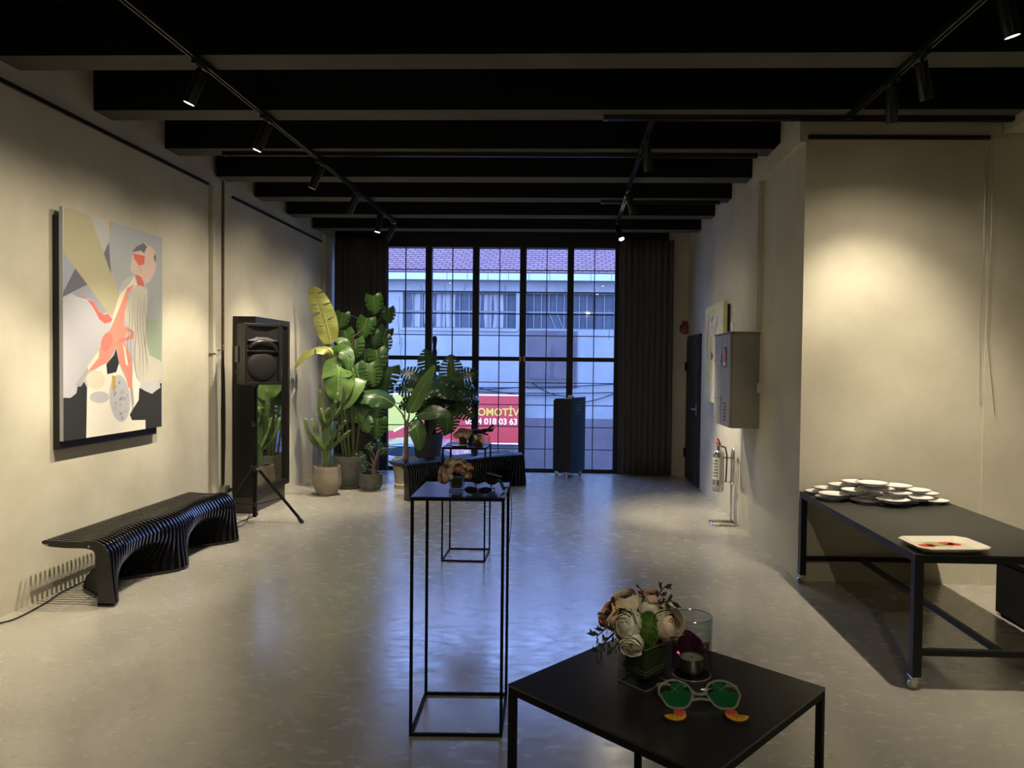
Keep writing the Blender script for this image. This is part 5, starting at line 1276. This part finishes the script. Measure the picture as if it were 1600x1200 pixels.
for (y, pts) in ((-.018, [(.118, .118), (.140, .137), (.158, .160)]), (-.006, [(.122, .120), (.146, .140), (.168, .158)]), (.006, [(.122, .112), (.150, .118), (.172, .132)]), (.017, [(.116, .104), (.140, .100), (.160, .110)])):
    p = a5
    for k, (x, z) in enumerate(pts): p = hv((x - .008, y * (1 + .25 * k), z), (.0085, .0075, .0055)[k], p)
p = hv((.072, -.028, .088), .010, a4); p = hv((.100, -.038, .078), .0085, p); p = hv((.122, -.040, .082), .006, p)
bm.to_mesh(sk); bm.free(); sk.materials.append(M['hand_black'])
ho = bpy.data.objects.new('hand', sk); C.objects.link(ho); ho.parent = t
ho.modifiers.new('skin', 'SKIN').use_smooth_shade = True; ho.modifiers.new('sub', 'SUBSURF').render_levels = 2
link('base', MB().lathe([(0, 0), (.045, 0), (.045, .008), (0, .010)], (-.03, .02, 0), 28), M['hand_black'], t, smooth=True)
t = thing('leaflet', 'dark pink leaflet lying at the left of the farthest black table', 'leaflet', (-.925, 5.80, .898), R_(12))
link('sheet', MB().box(-.05, .05, -.07, .07, 0.0, .004), M['fuchsia'], t); link('stripe', MB().box(-.04, .045, -.055, -.02, .004, .0045), M['white'], t)
t = thing('saucer', 'flat pale dish in front of the flower cup on the farthest black table', 'dish', (-.86, 5.685, .898))
link('dish', MB().lathe([(0, 0), (.04, 0), (.06, .008), (.058, .010), (.038, .004), (0, .004)], seg=28), M['enamel'], t, smooth=True)
# ------------------------------------------------------------------ track lighting
def track(label, x, y, lx, ly, z=ZB):
    t = thing('lighting_track', label, 'track', (x, y, z), 0, 'black lighting tracks under the beams')
    L = lx or ly; w_ = .018
    b = MB(); b2 = MB()
    for sgn in (-1, 1):
        o0, o1 = sorted((sgn * .018, sgn * .008))
        if ly: b.box(o0, o1, 0, ly, -.034, 0)
        else: b.box(0, lx, o0, o1, -.034, 0)
    if ly: b.box(-.0079, .0079, 0, ly, -.010, 0); b2.box(-.02, .02, -.03, 0, -.036, 0).box(-.02, .02, ly, ly + .03, -.036, 0)
    else: b.box(0, lx, -.0079, .0079, -.010, 0); b2.box(-.03, 0, -.02, .02, -.036, 0).box(lx, lx + .03, -.02, .02, -.036, 0)
    link('profile', b, M['track'], t); link('end_cap', b2, M['track'], t)
    return t
TLX, TMX, TRX = -2.165, .567, 1.915
track('long black lighting track running to the window along the left side of the ceiling', TLX, -1.0, 0, 9.9)
track('black lighting track running to the window in the middle right of the ceiling', TMX, 5.16, 0, 3.70)
track('added unseen black lighting track behind the viewpoint in the middle of the ceiling', TMX, -2.2, 0, 2.2)  # unseen track, added only to carry a fill spotlight
track('black lighting track at the upper right of the ceiling, nearest the camera', TRX, 1.0, 0, 4.08)
track('black lighting track crossing below the second visible beam at right', .25, 5.14, 3.0, 0)
track('long black lighting track crossing the room below the third visible beam', -2.9, 6.05, 4.4, 0)
track('short black lighting track crossing below a far beam at right', .35, 7.76, 1.2, 0)

POW, SPILL = 1.7, .55
def spot(label, x, y, target, power, size=46, blend=.75, col=(1., .87, .65), group='black track spotlights', L=.17, spill=1.):
    """cylinder spot hung under its track: adapter, stem, tilted housing with a glowing lens and its lamp"""
    t = thing('spotlight', label, 'spotlight', (x, y, ZB - .034), 0, group)
    piv = Vector((0, 0, -.075))
    d = (Vector(target) - (Vector(t.location) + piv)).normalized()
    link('adapter', MB().box(-.017, .017, -.07, .07, -.024, .0), M['track'], t, bevel=.003)
    link('stem', MB().cyl((0, 0, -.024), (0, 0, -.07), .008, 10).bar((-.024, 0, -.066), (.024, 0, -.066), .008), M['track'], t)
    Q = Matrix.Translation(piv) @ d.to_track_quat('Z', 'Y').to_matrix().to_4x4()
    h = link('housing', MB().lathe([(0, -.035), (.033, -.035), (.0345, -.032), (.0345, L), (.031, L), (.0295, L - .018), (0, L - .018)], seg=28, M=Q), M['track'], t, smooth=True, angle=40)
    link('lens', MB().lathe([(0, L - .003), (.0292, L - .003), (.0292, L - .0165), (0, L - .0165)], seg=24, M=Q), M['lamp_glow'], h)
    ld = bpy.data.lights.new('lamp', 'SPOT'); ld.energy = power * POW; ld.spot_size = R_(size); ld.spot_blend = blend; ld.color = col; ld.shadow_soft_size = .022
    lo = bpy.data.objects.new('lamp', ld); C.objects.link(lo); lo.parent = t
    l2 = bpy.data.lights.new('lamp_spill', 'SPOT'); l2.energy = power * SPILL * spill; l2.spot_size = R_(125); l2.spot_blend = 1.; l2.color = col; l2.shadow_soft_size = .022
    lo2 = bpy.data.objects.new('lamp_spill', l2); C.objects.link(lo2); lo2.parent = t
    lo2.matrix_local = Matrix.Translation(piv + d * (L + .004)) @ (-d).to_track_quat('Z', 'Y').to_matrix().to_4x4()
    lo.matrix_local = Matrix.Translation(piv + d * (L + .004)) @ (-d).to_track_quat('Z', 'Y').to_matrix().to_4x4()
    return t
for lab, y, tgt, pw, sz in (
    ('first spotlight from the camera on the left track, aimed at the left wall', 4.19, (XL, 4.12, .2), 118, 56),
    ('second spotlight from the camera on the left track, aimed at the large painting', 5.11, (XL, 5.05, .3), 112, 56),
    ('third spotlight from the camera on the left track, aimed right of the painting', 6.21, (XL, 6.28, .55), 118, 58),
    ('fourth spotlight from the camera on the left track, above the mirror', 7.26, (XL, 7.75, 1.0), 74, 56),
    ('fifth spotlight from the camera on the left track, aimed at the plants', 8.20, (-2.75, 8.2, .0), 150, 54),
    ('farthest spotlight on the left track, closest to the window', 8.80, (-3.0, 8.9, 1.5), 52, 52)):
    spot(lab, TLX, y, tgt, pw, sz, spill=1.35)
for lab, x, y, tgt in (('added unseen fill spotlight on the left track just above the top edge of the view', TLX, 2.45, (XL, 2.6, .1)), ('added unseen fill spotlight on the middle track behind the viewpoint, aimed at the tables', TMX, -1.2, (-.1, 2.6, .8)), ('added unseen fill spotlight on the right track behind the viewpoint, aimed at the outer wall', TRX, 1.3, (XO, .6, 1.0))):  # unseen spotlights added as fill to raise the room's light level
    spot(lab, x, y, tgt, 62 if x > 0 else 105, 80, spill=.5)
spot('first spotlight from the camera on the middle right track, aimed away from it', TMX, 5.55, (1.0, 6.6, .0), 36, 50, spill=.4)
spot('second spotlight from the camera on the middle right track, tilted down to the right', TMX, 7.13, (1.45, 7.72, .0), 200, 44, spill=.2)
spot('farthest spotlight on the middle right track, its glaring lens facing the camera', TMX, 8.78, (1.55, 6.9, .05), 120, 46, spill=.25)
spot('spotlight on the right track pointing straight at the lit wall', TRX, 4.42, (2.26, Y2, .75), 66, 80)
spot('spotlight on the right track tilted right, second of three from the camera', TRX, 4.06, (2.75, 4.75, .66), 70, 62)
spot('spotlight with a bright lens rim cut by the top right corner', TRX, 3.30, (2.75, 3.6, .2), 90, 80)
# ------------------------------------------------------------------ outside: street and the building opposite
ZG = -1.35; YW = 18.
struct('street', MB().box(-16, 14, YF + .6, 30, ZG - .1, ZG), M['asphalt'])
struct('wall_outside', MB().box(XL - 3, XO + 3, YF + .13, YF + .6, ZG, -.12), M['outer_wall'])
t = thing('building', 'weathered workshop building across the street with a tiled roof', 'building', (0, YW, ZG))
def zz(z): return z - ZG
mb = MB()
xs = [(-16, -4.17), (-1.33, -1.08), (2.6, 14)]
W0, W1 = zz(2.43), zz(3.34)
mb.box(-16, 14, 0, .3, 0, W0).box(-16, 14, 0, .3, W1, zz(3.62))
for a, b in xs: mb.box(a, b, 0, .3, W0, W1)
mb.box(-16, 14, -.06, .02, zz(3.33), zz(3.60)).box(-4.22, -1.28, -.05, .01, W0 - .06, W0)
link('wall', mb, M['outer_wall'], t)
link('dado', MB().box(-1.12, 9, -.03, .01, 0, zz(.22)), M['outer_dado'], t)
link('boarding', MB().box(-1.06, .20, -.04, .01, zz(.98), zz(2.40)).box(-1.0, -.45, -.055, -.03, zz(1.2), zz(2.05)).box(-.38, .12, -.055, -.03, zz(1.2), zz(2.05)), M['outer_dark'], t)
def win(x0, x1, n, seed, slant=()):
    rnd = random.Random(seed)
    f = MB(); z0, z1 = W0, W1; zm = zz(2.86)
    f.box(x0, x1, .10, .14, z0, z0 + .03).box(x0, x1, .10, .14, z1 - .03, z1).box(x0, x1, .095, .145, zm - .02, zm + .02)
    for i in range(n + 1):
        x = x0 + (x1 - x0) * i / n
        f.box(x - .012, x + .012, .09, .15, zm, z1)
        if i in slant: f.bar((x, .12, zm), (x + .17, .12, z0 + .03), .024)
        else: f.box(x - .012, x + .012, .09, .15, z0, zm)
    o = link('window', f, M['outer_bar'], t)
    link('pane', MB().box(x0, x1, .15, .16, z0, z1), M['outer_glass'], o)
    return o
o = win(-4.17, -1.33, 12, 1)
rows = MB(); rnd = random.Random(7)
x = -3.95
while x < -1.75:
    wd = rnd.uniform(.12, .34)
    if rnd.random() < .8:
        lo = W0 + (.04 if rnd.random() < .7 else rnd.uniform(.1, .4)); hi = W1 - .04
        rows.grid([[(x + wd * k / 6 + (.03 * rnd.uniform(-1, 1) if j in (0, 3) else 0), .146 + .0035 * math.sin(k * 2), lo + (hi - lo) * j / 3) for k in range(7)] for j in range(4)])
    x += wd + rnd.uniform(.01, .10)
link('drape', rows, M['drape'], t)
win(-1.08, .62, 9, 2, (3, 4)); win(.62, 2.6, 8, 3)
link('gutter', MB().box(-16, 14, -.42, -.30, zz(3.60), zz(3.76)), M['gutter'], t)
gs = MB()
for i in range(60): gs.box(-16 + i * .5, -15.985 + i * .5, -.425, -.42, zz(3.60), zz(3.76))
link('gutter_seam', gs, M['outer_bar'], t)
link('eaves', MB().box(-16, 14, -.30, .3, zz(3.60), zz(3.66)), M['outer_wall'], t)
rf = MB(); slope = R_(27); S = Matrix.Translation((0, -.36, zz(3.74))) @ Matrix.Rotation(slope, 4, 'X')
rf.box(-16, 14, 0, 8, 0, .05)
o = link('roof', rf, M['roof'], t); o.matrix_local = S
rd = MB()
for i in range(22): rd.box(-16, 14, i * .16, i * .16 + .14, .05, .062)
o2 = link('tile_course', rd, M['roof'], o)
m = MB()
for (xa, za, xb, zb, sag) in ((-4.5, 1.02, 1.5, 1.12, .10), (-4.5, .95, 1.5, .90, .08), (-2.6, 1.05, -.3, .80, .1), (-.9, 1.1, .1, .80, .12), (-.2, .62, 1.3, .95, .12), (-4.6, .88, -1.0, 1.0, .05)):
    m.ring_tube([(xa + (xb - xa) * i / 12, -.07, zz(za + (zb - za) * i / 12 - sag * 4 * (i / 12) * (1 - i / 12))) for i in range(13)], .012, 5)
link('wall_cable', m, M['cable'], t)
m = MB(); rnd = random.Random(12)
for (x, z, h) in ((-4.25, 3.0, 1.2), (-4.2, 2.0, .9), (-3.1, 3.3, .25), (-2.6, 3.3, .2), (-1.6, 3.3, .2), (-3.7, 3.3, .25), (-.6, 3.3, .2), (-.1, 3.25, .25), (1.0, 2.3, .3)):
    P = [(x + rnd.uniform(-.03, .03), -.062 if z > 3.2 else -.002, zz(z + .2 - h * i / 8)) for i in range(9)]
    m.ring_tube(P, .006, 4)
link('crack', m, M['outer_dark'], t)
t = thing('shop_sign', 'red and lime shop sign with yellow lettering and a phone number across the street', 'sign', (-3.4, YW - .16, -.43))
Wd, Hd = 2.22, 1.23
X0 = -2.6
link('panel', MB().box(X0, Wd, 0, .10, 0, Hd), M['sign_red'], t)
y_ = -.003
def flat(name, poly, mk, k=1):
    m = MB(); m.prism(poly, .003 * k, Matrix.Translation((0, y_ + .004, 0)) @ Matrix.Rotation(PI / 2, 4, 'X')); return link(name, m, M[mk], t)
flat('lime_field', [(X0, .30), (-.93, .30), (-.20, .72), (.10, 1.23), (X0, 1.23)], 'sign_lime')
flat('white_sweep', [(-.93, .26), (-.15, .68), (-.20, .72), (-.93, .31)], 'sign_white', 2)
flat('white_border', [(X0, -.0), (Wd, -.0), (Wd, .03), (X0, .03)], 'sign_white', 2); flat('white_border', [(X0, 1.20), (Wd, 1.20), (Wd, 1.23), (X0, 1.23)], 'sign_white', 2)
Mt = Matrix.Translation((2.185, -.012, .785)) @ Matrix.Rotation(PI / 2, 4, 'X')
text_mesh('lettering', 'T OTOMOT\u0130V', .262, M['sign_text'], t, .004, 'RIGHT', Mt, .005, fit=1.63)
Mt = Matrix.Translation((2.15, -.012, .555)) @ Matrix.Rotation(PI / 2, 4, 'X')
text_mesh('phone_number', '0554 018 03 63', .205, M['sign_white'], t, .004, 'RIGHT', Mt, .003, fit=1.28)
t = thing('roller_shutter', 'grey ribbed roller shutter below the red shop sign across the street', 'shutter', (-3.6, YW - .06, ZG))
m = MB()
for i in range(12): m.box(-2.2, 2.3, 0, .05, .02 + i * .075, .085 + i * .075)
link('slats', m, M['shutter'], t); link('guide_rail', MB().box(2.3, 2.42, -.02, .06, 0, .92).box(-2.32, -2.2, -.02, .06, 0, .92), M['outer_bar'], t)
# parked car
t = thing('car', 'pale blue grey parked car seen low through the window behind the bench', 'car', (-3.3, 15.0, ZG))
side = [(-2.05, .32), (-2.1, .55), (-2.0, .74), (-1.25, .86), (-.72, 1.24), (.0, 1.32), (.75, 1.26), (1.35, .92), (1.95, .84), (2.1, .6), (2.05, .30)]
m = MB(); rows = []
for (yy, sc) in ((-.80, .93), (-.84, 1.), (.84, 1.), (.80, .93)): rows.append([(x, yy * (1. if z < .9 else .86), z if z < .9 else .9 + (z - .9) * (sc if abs(yy) < .82 else .96)) for x, z in side])
m.grid(rows); m.poly([Vector(p) for p in rows[0]]); m.poly([Vector(p) for p in rows[-1]])
m.poly([Vector(r[0]) for r in rows] ); bmesh.ops.remove_doubles(m.bm, verts=m.bm.verts[:], dist=1e-4)
link('body', m, M['car'], t, smooth=True, angle=30)
g = MB()
for s in (-1, 1):
    yy = s * .735
    g.poly([(-1.1, yy, .92), (-.68, yy, 1.17), (.02, yy, 1.23), (.02, yy, .92)]); g.poly([(.08, yy, .92), (.08, yy, 1.23), (.70, yy, 1.18), (1.15, yy, .92)])
link('side_window', g, M['car_glass'], t)
for x in (-1.3, 1.3):
    for s in (-1, 1):
        wl = link('wheel', MB().cyl((x, s * .62, .31), (x, s * .86, .31), .31, 24), M['tyre'], t, smooth=True)
        link('hub_cap', MB().cyl((x, s * .86, .31), (x, s * .868, .31), .19, 18), M['steel'], wl, smooth=True)

# ------------------------------------------------------------------ dusk sky, camera, output
wd = bpy.data.worlds.new('World'); bpy.context.scene.world = wd; wd.use_nodes = True
nt = wd.node_tree; bg = nt.nodes['Background']; N = nt.nodes.new
tc = N('ShaderNodeTexCoord'); sp = N('ShaderNodeSeparateXYZ'); rp = N('ShaderNodeValToRGB')
nt.links.new(tc.outputs['Generated'], sp.inputs[0]); nt.links.new(sp.outputs['Z'], rp.inputs['Fac'])
rp.color_ramp.elements[0].position = 0.; rp.color_ramp.elements[0].color = (.33, .46, 1., 1)
rp.color_ramp.elements[1].position = .8; rp.color_ramp.elements[1].color = (.22, .40, 1., 1)
nt.links.new(rp.outputs['Color'], bg.inputs['Color']); bg.inputs['Strength'].default_value = 8.0

cam = bpy.data.cameras.new('camera'); co = bpy.data.objects.new('camera', cam); C.objects.link(co)
cam.sensor_width = 36.; cam.lens = 1130 / 1600 * 36; cam.clip_start = .02; cam.clip_end = 200
cam.shift_x = -.03665; cam.shift_y = -.0020
Rv = Vector((.99957, .026745, .011874)); Fv = Vector((-.026459, .999370, -.023640)); Uv = Rv.cross(Fv).normalized(); Fv = Uv.cross(Rv)
mw = Matrix((Rv, Uv, -Fv)).transposed().to_4x4(); mw.translation = (0, 0, 1.55)
co.matrix_world = mw
sc = bpy.context.scene; sc.camera = co
vs = sc.view_settings; vs.view_transform = 'Standard'; vs.look = 'None'; vs.gamma = 1.; vs.exposure = 0.; vs.use_curve_mapping = False
try:
    cy = sc.cycles
    cy.use_denoising = True; cy.max_bounces = 8; cy.diffuse_bounces = 4; cy.glossy_bounces = 4; cy.transmission_bounces = 8; cy.transparent_max_bounces = 12
    cy.sample_clamp_indirect = 4.; cy.caustics_reflective = False; cy.caustics_refractive = False; cy.use_light_tree = True
except Exception:
    pass
